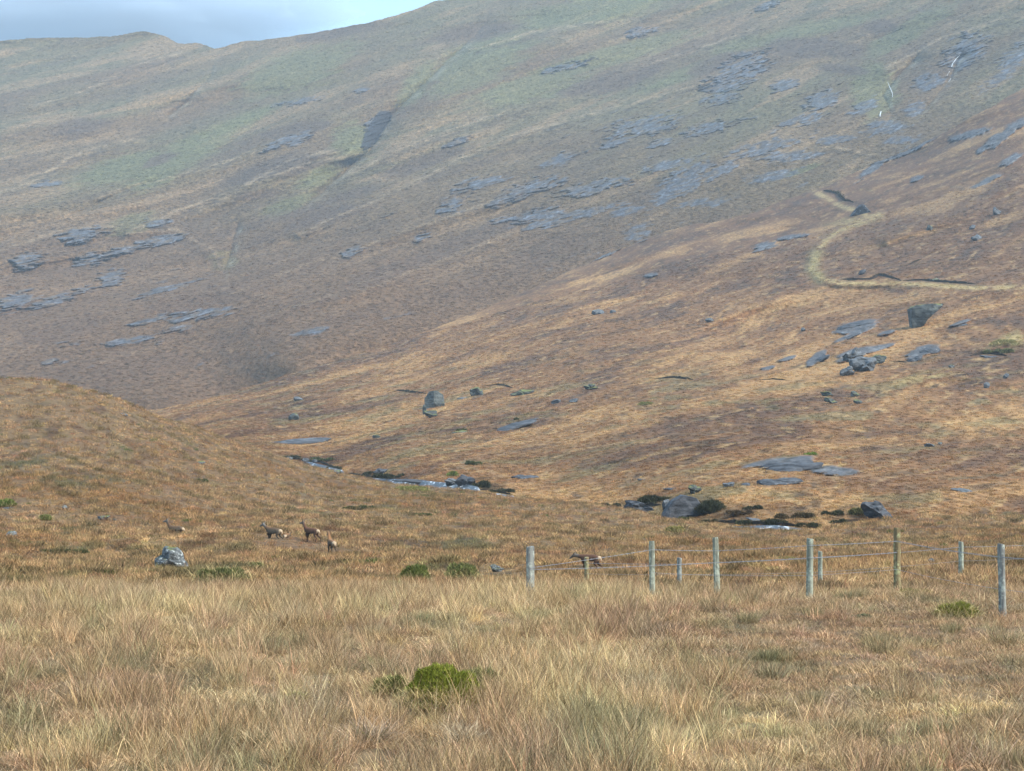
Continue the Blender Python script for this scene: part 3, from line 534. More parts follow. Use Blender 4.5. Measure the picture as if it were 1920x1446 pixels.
# near grass: even density on the ground, straw colours, kinds grouped in patches
def tint_var(c, n, amp=.24): return c * (1 + amp * rs.normal(size=(n, 1))).clip(.5, 1.6) * (1 + .05 * rs.normal(size=(n, 3)))
n = 88000; Yn = np.sqrt(rs.uniform(15**2, 64**2, n)); sn = rs.uniform(-.325, .325, n) * (1 + .75 * np.clip((60 - Yn) / 35, 0, 1)); Xn = sn * Yn; Zn = ground_z(Xn, Yn)
un, vn = se2uv(Xn / Yn, (Zn - H) / Yn); cn = tint_var(color_A(Xn, Yn, un, vn), n)
kn = fbm(Xn / 1.1, Yn / 1.6, 3, 301) + .25 * rs.normal(size=n) + .45 * ell(un, vn, [(1130, 1350, 260, 130, 0), (330, 1400, 330, 60, 0), (650, 1130, 700, 26, 2)]) - .5 * ell(un, vn, [(1650, 1230, 420, 120, 0)])
pid = np.where(kn > .38, rs.randint(7, 10, n), np.where(kn > -.12, rs.randint(0, 4, n), rs.randint(4, 7, n)))
rush = fbm(Xn / .9, Yn / 1.3, 2, 309) > .5; pid = np.where(rush, 10, pid); cn[rush] = cn[rush] * .4 + np.array((.22, .205, .11)) * .6
keep = ~((fbm(Xn / .6, Yn / .95, 3, 333) > .34) & (Yn < 46))
for (hx, hy, hr, hd) in HOLES: keep &= np.hypot(Xn - hx, Yn - hy) > hr * 1.15
keep &= ~((np.abs(Xn - (835 - 960) / F * 27) < .5) & (np.abs(Yn - 28.0) < .75)) | (rs.uniform(0, 1, n) < .16)
sc = rs.uniform(.65, 1.15, n) * (1 + .3 * fbm(Xn / 4, Yn / 4, 2, 311)) * (1 - .5 * sst(46, 62, Yn))
Pn = np.stack([Xn, Yn, Zn], -1)
scatter('grass', near, Pn[keep], cn[keep], sc[keep], pid[keep], rs.uniform(0, 6.28, n)[keep])
# middle distance
n = 115000; Ym = np.exp(rs.uniform(math.log(50), math.log(520), n)); sm = rs.uniform(-.325, .325, n); Xm = sm * Ym; um = se2uv(sm, 0 * sm)[0]
k = Ym < Yc(um) + .3; Xm, Ym = Xm[k], Ym[k]; n = len(Xm); Zm = ground_z(Xm, Ym); um, vm = se2uv(Xm / Ym, (Zm - H) / Ym); cm = tint_var(color_A(Xm, Ym, um, vm), n, .2)
kk = fbm(Xm / 6, Ym / 8, 3, 321) + .3 * rs.normal(size=n); pid = np.where(kk > .3, rs.choice([0, 1, 4], n), np.where(kk > -.1, rs.choice([0, 1, 2], n), rs.choice([2, 3, 5], n)))
gm = fbm(Xm / 4.5, Ym / 6, 3, 325) > .40; gm2 = fbm(Xm / 2.2, Ym / 3.5, 3, 327) > .27; cm[gm & (pid == 5)] = np.array((.10, .12, .035)); pid[gm2] = 5; cm[gm2] = cm[gm2] * .45 + np.array((.055, .047, .022))
sm_ = rs.uniform(.6, 1.15, n) * (Ym / 90)**.25 * np.where(gm2, 1.2, 1.0) * near_deer(Xm, Ym) * (1 - .8 * visf(um) * sst(11, 4, Yc(um) - Ym))
scatter('moorland_grass', mid, np.stack([Xm, Ym, Zm], -1), cm, sm_, pid, rs.uniform(0, 6.28, n))
# hillside heather and far grass
G = GB; ni, nj = G['U'].shape; n = 130000; ii = rs.randint(2, ni - 1, n); jj = rs.randint(0, nj - 1, n)
ok = (G['R'][ii, jj] < .35) & (G['Y'][ii, jj] < 1000); ii, jj = ii[ok], jj[ok]; n = len(ii); f = rs.uniform(0, 1, (n, 1))
P3 = np.stack([G['X'], G['Y'], G['Z']], -1); Pb = P3[ii, jj] * (1 - f) + P3[ii + 1, jj + 1] * f; Yb = Pb[:, 1]; cb = tint_var(G['C'][ii, jj], n, .32)
scatter('heather', farp, Pb, cb, rs.uniform(.5, 1.0, n) * (Yb / 330)**.55, rs.randint(0, 4, n), rs.uniform(0, 6.28, n))

G = GC; ni, nj = G['U'].shape; n = 170000; ii = rs.randint(0, ni - 1, n); jj = rs.randint(0, nj - 1, n); ok = (RC[ii, jj] < .3) & (rs.uniform(0, 1, n) < .35 + .65 * sst(150, 500, G['V'][ii, jj])); ii, jj = ii[ok], jj[ok]; n = len(ii); f = rs.uniform(0, 1, (n, 1))
P3 = np.stack([G['X'], G['Y'], G['Z']], -1); Pc = P3[ii, jj] * (1 - f) + P3[ii + 1, jj + 1] * f
scatter('hill_grass', farp, Pc, tint_var(CC[ii, jj], n, .38), rs.uniform(.6, 1.2, n) * (Pc[:, 1] / 330)**.55, rs.randint(0, 4, n), rs.uniform(0, 6.28, n))

# ------------------------------------------------------------------ single plants, rocks
def obj(name, me, loc=(0, 0, 0), parent=None, rz=0):
    o = bpy.data.objects.new(name, me); COL.objects.link(o); o.location = loc; o.rotation_euler[2] = rz
    if parent is not None: o.parent = parent
    return o
def bush(u, v, w, h, tint, label, cat='shrub', name='heather_bush', n=None, lw=None):
    x, y, z = place(u, v); k = y / F; W_, H_ = w * k, h * k; n = n or int(np.clip(w * h * 3, 500, 6000)); r_ = np.random.RandomState(int(u * 7 + v) % 99999)
    lw = lw or 1.2 * k; nb = max(3, int(w / max(h, 4) * 2)); parts = []
    for b_ in range(nb):
        rr = H_ * r_.uniform(.55, .95); cx = r_.uniform(-.5, .5) * max(W_ - rr, .1); d = blades(n // nb, rr, H_ * .18, H_ * .42, lw, .5, .5, r_.randint(9999), dome=H_ * r_.uniform(.45, .8), sq=1.0)
        d[0][:, 0] += cx; d[0][:, 1] += r_.uniform(-.3, .3) * H_; d[0][:, 2] -= H_ * .08; parts.append(d)
    d = join(parts); tn = np.array(tint) * (1 + .35 * fbm(d[0][:, 0] / H_ * 1.7, d[0][:, 2] / H_ * 2, 2, 3))[:, None]
    return tag(obj(name, veg_mesh(name, d, M_vegg, tn), (x, y, z)), label, cat)
import bmesh
def ico(sub):
    bm = bmesh.new(); bmesh.ops.create_icosphere(bm, subdivisions=sub, radius=1); V = np.array([q.co[:] for q in bm.verts]); Fc = [[q.index for q in f.verts] for f in bm.faces]; bm.free(); return V, Fc
ICO = {3: ico(3), 4: ico(4), 5: ico(5)}
def rock(u, v, w, h, label, mat=None, tilt=0, slab=False, depth=.8, seed=None, name=None, sharp=.5, sub=4, cat=None, group=None, sink=.2, prof=None, rough=1.0):
    x, y, z = place(u, v); k = y / F; seed = seed or int(u * 13 + v * 7) % 9973; r_ = np.random.RandomState(seed); V, Fc = ICO[sub]; V = V.copy()
    for j in range(9 if not slab else 5):                       # flat fracture planes
        nrm = r_.normal(size=3); nrm /= np.linalg.norm(nrm); dd = r_.uniform(.55, .85) if sharp else .95
        t_ = V @ nrm - dd; V = V - np.outer(np.clip(t_, 0, None) * sharp * 1.6, nrm)
    if prof is None and rough > .6 and (slab or w > 20):
        pa = np.arange(12); prof_ = 1 + r_.uniform(-.28, .28, 12) * (1.6 if slab else 1); prof_ = list(prof_)
        th = (np.arctan2(V[:, 2 if not slab else 1], V[:, 0]) / (2 * np.pi)) % 1 * 12; i0 = np.floor(th).astype(int) % 12; f0 = th - np.floor(th); V = V * (np.array(prof_)[i0] * (1 - f0) + np.array(prof_)[(i0 + 1) % 12] * f0)[:, None]
    n3 = fbm(V[:, 0] * 1.3 + V[:, 2] * .9 + seed, V[:, 1] * 1.3 + V[:, 2] * 1.1, 4, seed); V = V * (1 + .22 * rough * n3)[:, None]
    n3 = fbm(V[:, 0] * 4 + seed, V[:, 2] * 5 + V[:, 1] * 3, 3, seed + 3); V = V * (1 + .07 * rough * n3)[:, None]
    if slab:
        V[:, 2] = np.sign(V[:, 2]) * np.abs(V[:, 2])**.8; V[:, 2] += .16 * fbm(V[:, 0] * 5, V[:, 1] * 2, 3, seed + 5)
    V = V / np.array([np.ptp(V[:, 0]) / 2, np.ptp(V[:, 1]) / 2, np.ptp(V[:, 2]) / 2])
    W_ = w * k / 2; H_ = h * k / (2 - 2 * sink) ; 
    D_ = W_ * depth if not slab else min(W_ * depth, .55 * h * k / .3)
    if slab: H_ *= .6; sink = .3
    if prof is not None:                                         # side outline of the stone, star shaped about its middle
        P_ = np.array(prof, float); an = np.arctan2(V[:, 2], V[:, 0]); rr = np.hypot(V[:, 2], V[:, 0]) + 1e-9; best = np.full(len(V), 9.0); dx, dz = np.cos(an), np.sin(an)
        for (a0, b0), (a1, b1) in zip(P_, np.roll(P_, -1, 0)):
            ex, ez = a1 - a0, b1 - b0; den = dx * ez - dz * ex; den = np.where(np.abs(den) < 1e-9, 1e-9, den); tq = (a0 * ez - b0 * ex) / den; sq_ = (a0 * dz - b0 * dx) / den
            best = np.where((tq > 0) & (sq_ >= -.001) & (sq_ <= 1.001), np.minimum(best, tq), best)
        cyl = np.clip(rr * 1.5, 0, 1) / rr; V = np.stack([V[:, 0] * cyl * best, V[:, 1], V[:, 2] * cyl * best], -1)
    V = V * np.array([W_, D_, H_]); V[:, 2] += H_ * (1 - 2 * sink)
    a = R(tilt); V = np.stack([V[:, 0] * math.cos(a) - V[:, 2] * math.sin(a) * .3, V[:, 1], V[:, 2] + V[:, 0] * math.tan(a)], -1)
    if slab: V[:, 2] += V[:, 1] * .12
    nm = name or ('rock_slab' if slab else 'boulder'); me = bpy.data.meshes.new(nm); me.from_pydata(V.tolist(), [], Fc); me.polygons.foreach_set('use_smooth', [True] * len(Fc) if sharp < .6 else [False] * len(Fc))
    me.materials.append(mat or M_rock); return tag(obj(nm, me, (x, y + D_ * (.7 if slab else .35), z)), label, cat or ('slab' if slab else 'boulder'), group)
RD, RM, RS, RP, RG = M_rockd, M_rockm, M_slab, M_rockp, M_rock
bld = rock(317, 1066, 66, 40, 'rounded grey boulder with white lichen and mossy top on the left slope', RP, depth=.8, sub=5, sink=.15, seed=31, sharp=.5, rough=.8)
ROCKS = [
 (528, 1110, 28, 10, 'small whitish stone in the grass straight below the deer pair', RP, 0, 0), (192, 976, 24, 9, 'pale flat stone on the knoll to the left of the lying deer', RP, 0, 0),
 (120, 956, 11, 7, 'tiny white stone on the knoll above the pale flat stone', RP, 0, 0), (22, 1008, 22, 11, 'pale stone at the far left edge of the knoll', RP, 0, 0),
 (215, 977, 8, 4, 'tiny pale stone just right of the flat stone on the knoll', RP, 0, 0), (15, 955, 30, 6, 'low grey rock under the green hummock at the left edge', RG, 0, 1),
 (932, 1072, 27, 14, 'pale rounded stone in dark heather left of the thick grey fence post', RP, 0, 0), (1747, 1059, 13, 11, 'small round grey stone seen through the wires right of the tall brown post', RP, 0, 0),
 (374, 868, 18, 7, 'pale flat stone high on the right shoulder of the knoll', RP, 0, 1), (228, 778, 18, 7, 'grey green stone near the crest of the left knoll', RG, -12, 1),
 (878, 916, 40, 24, 'upright dark rock with pale streaks where the stream bends out of sight', RD, 0, 0), (850, 912, 36, 14, 'low pale rock at the left foot of the dark streamside rock', RG, 0, 0),
 (790, 905, 110, 9, 'long dark wet slab with white specks lying along the stream', RD, -3, 1), (575, 866, 14, 7, 'small grey rock in the upstream rapids', RG, 0, 0), (590, 868, 11, 6, 'smallest grey rock on the bank of the upstream rapids', RG, 0, 0),
 (545, 862, 12, 6, 'grey rock at the far upstream end of the visible stream', RG, 0, 0), (633, 889, 14, 8, 'white speckled rock between the two stretches of white water', RP, 0, 0), (715, 892, 30, 13, 'dark rock on the far bank at the left end of the wet slab', RD, 10, 0),
 (1283, 974, 92, 46, 'big dark rock face in the stream bank, tallest along the stream', RD, 0, 0), (1203, 960, 62, 22, 'dark low rock in the stream bank left of the big dark face', RD, -12, 0),
 (1255, 970, 26, 36, 'pale edged rock leaning on the left side of the big dark face', RG, 0, 0), (1303, 926, 26, 17, 'rounded grey green boulder sitting just above the big dark rock face', RM, 0, 0),
 (1367, 913, 24, 10, 'small grey rock left of the lower smooth slab', RG, 0, 0), (1400, 911, 20, 7, 'flat bit of rock touching the left tip of the lower slab', RS, 10, 1), (1488, 884, 118, 30, 'broad dark slab with a bright green moss spot on top', RD, 6, 1),
 (1462, 910, 92, 20, 'smooth blue grey slab just below the dark mossy slab', RS, 3, 1), (1262, 918, 30, 6, 'thin grey slab left of the grey green boulder', RS, 0, 1), (1205, 901, 20, 5, 'thin grey stone far up the slope left of the grey green boulder', RS, 0, 1),
 (1645, 972, 62, 30, 'dark wedge of rock in the bank right of the rapids', RD, -20, 0), (1808, 922, 42, 13, 'low grey rock on the brown slope near the right edge', RG, -4, 1), (985, 898, 56, 12, 'flat grey gravelly slab above the stream bend', RS, 0, 1),
 (1420, 978, 60, 9, 'pale thin rock in the heather bank above the lower rapids', RG, -14, 1), (962, 806, 104, 20, 'dark slab rising to the right with a small green tuft on top', RD, 11, 1), (545, 833, 170, 15, 'long blue grey slab at the foot of the valley left of the boulders', RS, 4, 1),
 (868, 811, 38, 6, 'thin pale slab left of the rising dark slab', RP, 2, 1), (815, 764, 38, 32, 'tall rounded boulder with a mossy cap standing alone in the valley', RM, 0, 0), (812, 783, 28, 13, 'low dark boulder at the foot of the tall mossy boulder', RM, 0, 0),
 (797, 777, 9, 21, 'narrow upright stone beside the tall mossy boulder', RM, 0, 0), (897, 741, 27, 15, 'square grey boulder at the left end of the upper peat edge', RM, 0, 0), (981, 741, 46, 11, 'long low boulder with moss right of the square grey boulder', RM, 0, 0),
 (1108, 731, 28, 10, 'flat topped grey boulder right of the long low mossy one', RM, 0, 0), (554, 788, 20, 14, 'small grey boulder far left in the valley', RM, 0, 0), (558, 752, 18, 8, 'small flat stone above the far left valley boulder', RG, 0, 0), (1045, 757, 19, 8, 'left one of two pale stones below the flat topped boulder', RG, 8, 0), (1078, 755, 19, 8, 'right one of two pale stones below the flat topped boulder', RG, 8, 0),
 (870, 748, 20, 5, 'thin grey stone just left of the square grey boulder', RG, 6, 1), (707, 822, 16, 6, 'small grey green stone right of the long blue grey slab', RM, 0, 0),
 (1742, 608, 66, 40, 'biggest angular block on the right hillside with a flat top', RM, 10, 0), (1605, 612, 72, 18, 'streaky dark slab left of the big angular block', RD, 14, 1), (1590, 636, 50, 8, 'narrow dark slab just below the streaky slab', RD, 18, 1),
 (1538, 680, 46, 14, 'slanting blue grey rock left of the jagged outcrop', RS, 32, 1), (1622, 696, 52, 30, 'jagged pale grey outcrop in the middle of the right hillside', RG, 4, 0), (1600, 678, 40, 24, 'leaning rock joined to the left of the jagged outcrop', RG, 20, 0), (1646, 682, 34, 16, 'upper right lump of the jagged outcrop', RM, 8, 0),
 (1590, 705, 28, 16, 'low pale rock below the jagged outcrop', RG, 12, 0), (1748, 662, 42, 22, 'smooth blue grey slab face right of the jagged outcrop', RS, 10, 1), (1718, 678, 32, 17, 'lower smooth blue grey slab next to the larger slab face', RS, 22, 1), (1552, 743, 27, 9, 'upper of two dark stones left of the small round pair', RM, -6, 0),
 (1560, 757, 28, 9, 'lower slanting dark stone left of the small round pair', RM, -20, 0), (1604, 745, 18, 12, 'roundest stone of the small group on the pale grass', RM, 0, 0), (1610, 757, 17, 8, 'lowest stone of the small group on the pale grass', RM, -10, 0), (1860, 671, 46, 7, 'flat grey slab under the dark peat edge at the right', RS, -4, 1),
 (1804, 611, 36, 7, 'row of pale rock right of the big angular block', RG, 14, 1), (1616, 401, 42, 18, 'triangular grey rock at the end of the upper grassy track', RS, 0, 0), (1120, 590, 25, 9, 'larger grey boulder on the open slope in mid picture', RG, 0, 0), (1150, 587, 12, 6, 'small boulder right of the larger grey one in mid picture', RG, 0, 0),
 (1332, 604, 17, 8, 'lone grey boulder between the mid slope pair and the right outcrops', RG, 0, 0), (1869, 402, 17, 14, 'small grey boulder highest near the right edge', RG, 0, 0), (1833, 450, 22, 11, 'dark boulder with pale top on the upper right slope', RG, 12, 0), (1824, 431, 11, 9, 'small pale stone above the dark boulder on the upper right slope', RG, 0, 0),
 (1745, 432, 12, 10, 'greenish stone left of the small pale stone on the upper right slope', RM, 0, 0), (1785, 690, 12, 7, 'single pale stone below the smooth slab faces', RP, 0, 0), (1851, 728, 13, 10, 'lower pale stone on the slope by the right edge', RG, 0, 0), (1889, 711, 12, 10, 'leaning pale stone closest to the right edge', RG, 20, 0),
 (1741, 838, 20, 7, 'small dark stone on the heathery slope at lower right', RG, 0, 0), (1764, 833, 9, 5, 'tiny pale stone beside the small dark stone', RP, 0, 0), (1619, 515, 16, 9, 'blue grey stone just above the left end of the long peat edge', RS, 25, 0), (1507, 622, 10, 7, 'tiny grey boulder left of the streaky dark slab', RG, 0, 0),
 (1757, 527, 16, 6, 'pale stone set in the long dark peat edge', RP, 0, 0), (1220, 519, 20, 6, 'small dark flat rock on the bare slope below the crest', RG, 6, 1)]
PROF = {1742: [(-1, .85), (-.7, 1), (.2, .9), (1, .75), (.9, .55), (.3, .1), (-.1, -.3), (-.35, -.8), (-.6, -1), (-.95, -.9)], 1283: [(-1, -1), (-.9, -.2), (-.5, .6), (-.1, 1), (.5, .8), (.8, .1), (1, -1)], 1616: [(-1, -.9), (-.1, 1), (.25, .9), (1, -.8)],
        962: [(-1, -.9), (-.5, .2), (0, .8), (1, .9), (.5, .2), (.1, -.3), (-.3, -.8)], 815: [(-.9, -1), (-1, .2), (-.5, .9), (.2, 1), (.85, .6), (1, -.4), (.8, -1)]}
for (u, v, w, h, lab, m_, ti, sl_) in ROCKS:
    rock(u, v, w, h, lab, m_, ti, bool(sl_), depth=.9 if not sl_ else 1.3, sub=3 if w < 26 else 4, sharp=.35 if sl_ else .8, prof=PROF.get(u))

DK, DG, GRN = (.05, .052, .026), (.085, .095, .035), (.15, .19, .045)
BUSH = [
 (545, 860, 40, 8, DK, 'dark fringe of heather above the upstream rapids at the left end'), (605, 866, 46, 11, DG, 'green brown heather clump over the upstream rapids'), (628, 882, 26, 12, DK, 'dark heather where the upstream rapids turn'), (690, 893, 40, 11, DK, 'dark heather bush left of the long wet slab'),
 (745, 897, 90, 11, DK, 'dark heather strip along the top left of the wet slab'), (848, 893, 16, 12, GRN, 'green tuft above the upright streamside rock'), (905, 915, 30, 16, DK, 'dark heather right of the upright streamside rock'), (940, 924, 50, 10, DK, 'dark heather fringe over the last bit of white water'), (886, 872, 34, 10, DG, 'lone green brown bush on the slope above the stream bend'),
 (1225, 944, 80, 20, DK, 'dark heather over the low dark rock in the bank'), (1330, 962, 40, 30, DK, 'dark heather hanging on the right of the big dark rock face'), (1285, 977, 34, 11, DG, 'green heather at the foot of the big dark rock face'), (1335, 983, 46, 12, DK, 'low dark heather left of the lower rapids'),
 (1410, 984, 70, 11, DK, 'dark heather overhanging the lower rapids, left part'), (1460, 984, 44, 15, DK, 'taller dark heather over the middle of the lower rapids'), (1150, 952, 70, 12, DK, 'dark heather strip at the far left end of the craggy bank'), (1385, 968, 56, 14, (.09, .06, .03), 'rusty dark heather shoulder above the left of the lower rapids'), (1490, 972, 70, 14, (.09, .065, .03), 'rusty dark heather shoulder above the right of the lower rapids'), (1565, 966, 46, 12, DK, 'dark heather between the lower rapids and the olive mound'), (1515, 989, 50, 12, DK, 'dark heather over the right end of the lower rapids'), (1412, 956, 40, 11, DK, 'dark heather clump halfway up the bank above the rapids'),
 (1575, 982, 34, 13, DK, 'dark round heather clump right of the lower rapids'), (1610, 965, 60, 18, (.12, .11, .04), 'olive green mound beside the dark wedge of rock'), (1522, 854, 24, 7, (.16, .24, .04), 'bright green moss spot on the broad dark slab'), (970, 787, 8, 6, DG, 'small green tuft on the rising dark slab'),
 (866, 808, 26, 6, DG, 'dark green fringe behind the thin pale slab'), (1680, 1000, 36, 8, (.15, .15, .05), 'green brown tuft on the level ground behind the tall brown post'), (672, 956, 60, 10, DG, 'dark heather patch on the knoll slope above the deer'), (790, 968, 46, 8, DG, 'dark heather patch right of the one above the deer'),
 (378, 905, 24, 9, DG, 'two dark tufts side by side on the upper knoll'), (120, 1038, 90, 12, DG, 'dark heather patch left of the mossy boulder'), (290, 1078, 16, 14, DG, 'round dark tuft under the left end of the mossy boulder'), (1875, 662, 60, 12, (.14, .14, .05), 'olive mound above the flat slab at the right edge'),
 (580, 1100 - 15, 40, 10, DG, 'dark heather right of the whitish stone below the deer'), (1715, 1112, 60, 14, (.27, .25, .08), 'yellow green tuft just right of the foot of the tall brown post'), (1610, 1160, 46, 14, (.13, .14, .08), 'grey green tuft below the fence between two tall posts'), (560, 1035 + 10, 34, 10, DG, 'dark green tuft just left below the rear view deer')]
for (u, v, w, h, tnt, lab) in BUSH: bush(u, v, w, h, tnt, lab)
def hummock(u, v, w, h, tint, label, n=5000, lw=.008, ln=.07):
    x, y, z = place(u, v); k = y / F; rr = w * k / 2; hh = h * k; r_ = np.random.RandomState(int(u + v)); parts = []
    for (cx, cy, sr, sh) in [(0, 0, .9, 1), (-.35, .05, .6, .93), (.35, .05, .6, .95), (.05, -.2, .7, .85)]:
        d = blades(n // 4, rr * sr, ln * .5, ln * 1.3, lw, .35, .5, r_.randint(9999), dome=hh * sh, sq=.75); d[0][:, 0] += cx * rr; d[0][:, 1] += cy * rr; d[0][:, 2] -= .1 * hh; parts.append(d)
    d = join(parts); X_, Y_ = d[0][:, 0] / rr, d[0][:, 1] / rr; zz = d[0][:, 2]; zz += (zz > .1 * hh) * hh * .3 * fbm(X_ * 1.9 + u, Y_ * 2.5, 3, 5); d[0][:, 0] *= 1 + .3 * fbm(Y_ * 2, zz / hh * 2, 2, 8)
    d2 = blades(n // 14, rr * 1.15, ln * 1.5, ln * 4.0, lw, .5, .9, 77, dome=hh * .5, sq=.8); k1 = len(d[0]); d = join([d, d2]); tn = np.array(tint) * (1 + .4 * fbm(d[0][:, 0] / rr * 2.5, d[0][:, 2] / hh * 2.0 + d[0][:, 1] / rr, 3, 3))[:, None]; tn[k1:] = (.45, .35, .17)
    return tag(obj('moss_hummock', veg_mesh('moss_hummock', d, M_vegg, tn), (x, y, z)), label, 'hummock')
HUM = [(832, 1322, 156, 78, (.21, .225, .035), 'bright green mossy hummock in the foreground above a dark hollow', 34000, .008, .055), (735, 1306, 78, 36, (.17, .17, .06), 'darker green hummock left of the bright green foreground one', 7000, .008, .09), (905, 1302, 76, 44, (.24, .22, .09), 'grassy olive hummock right of the bright green foreground one', 5000, .008, .12),
       (1795, 1158, 84, 26, (.21, .21, .045), 'yellow green mossy hummock left of the nearest fence post', 9000, .011, .09), (778, 1100, 64, 44, (.14, .16, .045), 'green hummock over a dark peat hollow in mid ground', 5000, .018, .12), (740, 1110, 54, 20, (.17, .15, .06), 'low olive hummock left of the green one over the peat hollow', 3000, .018, .12),
       (866, 1092, 70, 36, (.17, .18, .065), 'dull green hummock between the peat hollow and the pale rounded stone', 4000, .018, .12), (12, 950, 42, 14, (.13, .17, .035), 'bright green cushion on the knoll at the left edge', 3000, .03, .15), (85, 976, 26, 9, (.17, .19, .05), 'green cushion on the knoll right of the one at the edge', 2000, .03, .15),
       (312, 1034, 36, 6, (.16, .20, .04), 'thin green moss cap lying on the large lichen boulder', 1500, .02, .1), (1265, 1000, 44, 12, (.22, .19, .06), 'yellow green tuft above the wires of the fence near the dark bank', 2500, .03, .2), (1475, 1052, 44, 7, (.13, .20, .05), 'flat bright green patch behind the fence', 2000, .018, .1),
       (242, 1146, 38, 12, (.21, .23, .07), 'small pale green hummock in the left foreground grass', 3000, .012, .08), (556, 1318, 38, 18, (.19, .22, .05), 'small green hummock in the grass left of the foreground moss', 3500, .010, .07), (415, 1094, 110, 28, (.13, .14, .05), 'wide dark green mound right below the lichen boulder', 6000, .02, .16),
       (480, 1067, 34, 11, (.15, .16, .05), 'small green mound between the lichen boulder and the rear view deer', 2500, .02, .15), (770, 922, 80, 10, (.19, .19, .05), 'green mound on the near bank in front of the long wet slab', 4000, .04, .2), (605, 1075, 20, 7, (.12, .13, .04), 'little green mound below the rear view deer', 1000, .02, .12),
       (100, 757, 34, 5, (.2, .2, .07), 'faint green patch near the top of the left knoll', 1500, .04, .15), (1212, 760, 34, 6, (.16, .17, .05), 'green mound on the valley floor in mid picture', 1500, .06, .3), (1885, 648, 60, 12, (.22, .2, .075), 'yellow green mound at the right edge above the flat slab', 3000, .06, .4)]
for a in HUM: hummock(*a[:6], n=a[6], lw=a[7], ln=a[8])
def tussock(u, v, sz, seed, c1, c2, label):
    x, y, z = place(u, v); d1 = blades(420, .20 * sz, .35 * sz, .60 * sz, .008, .45, 1.1, seed); d2 = blades(260, .13 * sz, .2 * sz, .4 * sz, .009, .5, .7, seed + 1); d = join([d1, d2])
    tn = np.vstack([np.broadcast_to(np.array(c1), (len(d1[0]), 3)), np.broadcast_to(np.array(c2), (len(d2[0]), 3))]); return tag(obj('grass_tussock', veg_mesh('grass_tussock', d, M_vegg, tn), (x, y, z)), label, 'tussock')
for a in [(695, 1400, 1.0, 401, (.42, .31, .22), (.10, .12, .04), 'spiky tussock with green heart, left below the bright green hummock'), (870, 1400, .85, 411, (.42, .33, .22), (.25, .18, .11), 'pale drooping tussock right below the bright green hummock'),
          (590, 1425, .9, 421, (.40, .33, .21), (.10, .11, .045), 'grey green tussock at the bottom left of the spiky one'), (480, 1405, .8, 431, (.38, .30, .18), (.09, .11, .04), 'dark hearted tussock at the bottom, farthest left of three'), (1205, 1300, .95, 441, (.50, .40, .26), (.12, .12, .06), 'tall straw tussock with a dark heart right of centre'),
          (1105, 1260, 1.0, 451, (.52, .41, .26), (.35, .27, .14), 'tall pale straw tussock left of the dark hearted one')]: tussock(*a)
# ------------------------------------------------------------------ peat edges
M_peat, t, b = mat_new('bare_peat'); t.links.new(ramp(t, noise(t, 1.5, 6, .7), [(.3, (.012, .01, .008)), (.7, (.05, .035, .025))]), b.inputs['Base Color'])
def peat(pts, hpx, label):
    P3_ = [np.array(place(u, v)) for u, v in pts]; xs = []
    for a, b_ in zip(P3_[:-1], P3_[1:]):
        m = max(2, int(np.linalg.norm(b_ - a) / (.0025 * a[1]) / 1.5)); xs += [a + (b_ - a) * k / m for k in range(m)]
    xs = np.array(xs + [P3_[-1]]); nn = len(xs); k = xs[:, 1] / F; t_ = np.linspace(0, 1, nn); env = np.sin(np.pi * np.clip(t_, .02, .98))**.4
    hgt = hpx * k * env * (.7 + .6 * np.abs(perlin(np.arange(nn) * .35, np.zeros(nn), len(label)))); o_ = xs[0].copy(); rows_ = []
    for f, dy, dz in [(0, -.6, -.4), (0, -.3, 0), (1, .15, .75), (1, 0, 1.0), (1, 1.6, .95), (1, 3.2, .2)]:
        rows_.append(np.stack([xs[:, 0], xs[:, 1] + dy * hgt, xs[:, 2] + dz * hgt], -1) - o_ + .12 * hgt[:, None] * np.random.RandomState(4).normal(size=(nn, 3)))
    ob = grid_obj('peat_bank', np.array(rows_), None, M_peat); ob.location = o_; tag(ob, label, 'peat bank')
    parts = []
    for i in range(0, nn, 1):
        d = blades(14, hgt[i] * .6, hgt[i] * .3, hgt[i] * .9, .9 * k[i], .6, .7, i + 500); d[0][:] += xs[i] - o_ + np.array([0, .2 * hgt[i], hgt[i] * .8]); parts.append(d)
    tag(obj('heather_fringe', veg_mesh('heather_fringe', join(parts), M_vegg, (.05, .05, .028)), (0, 0, 0), ob), kind='stuff')
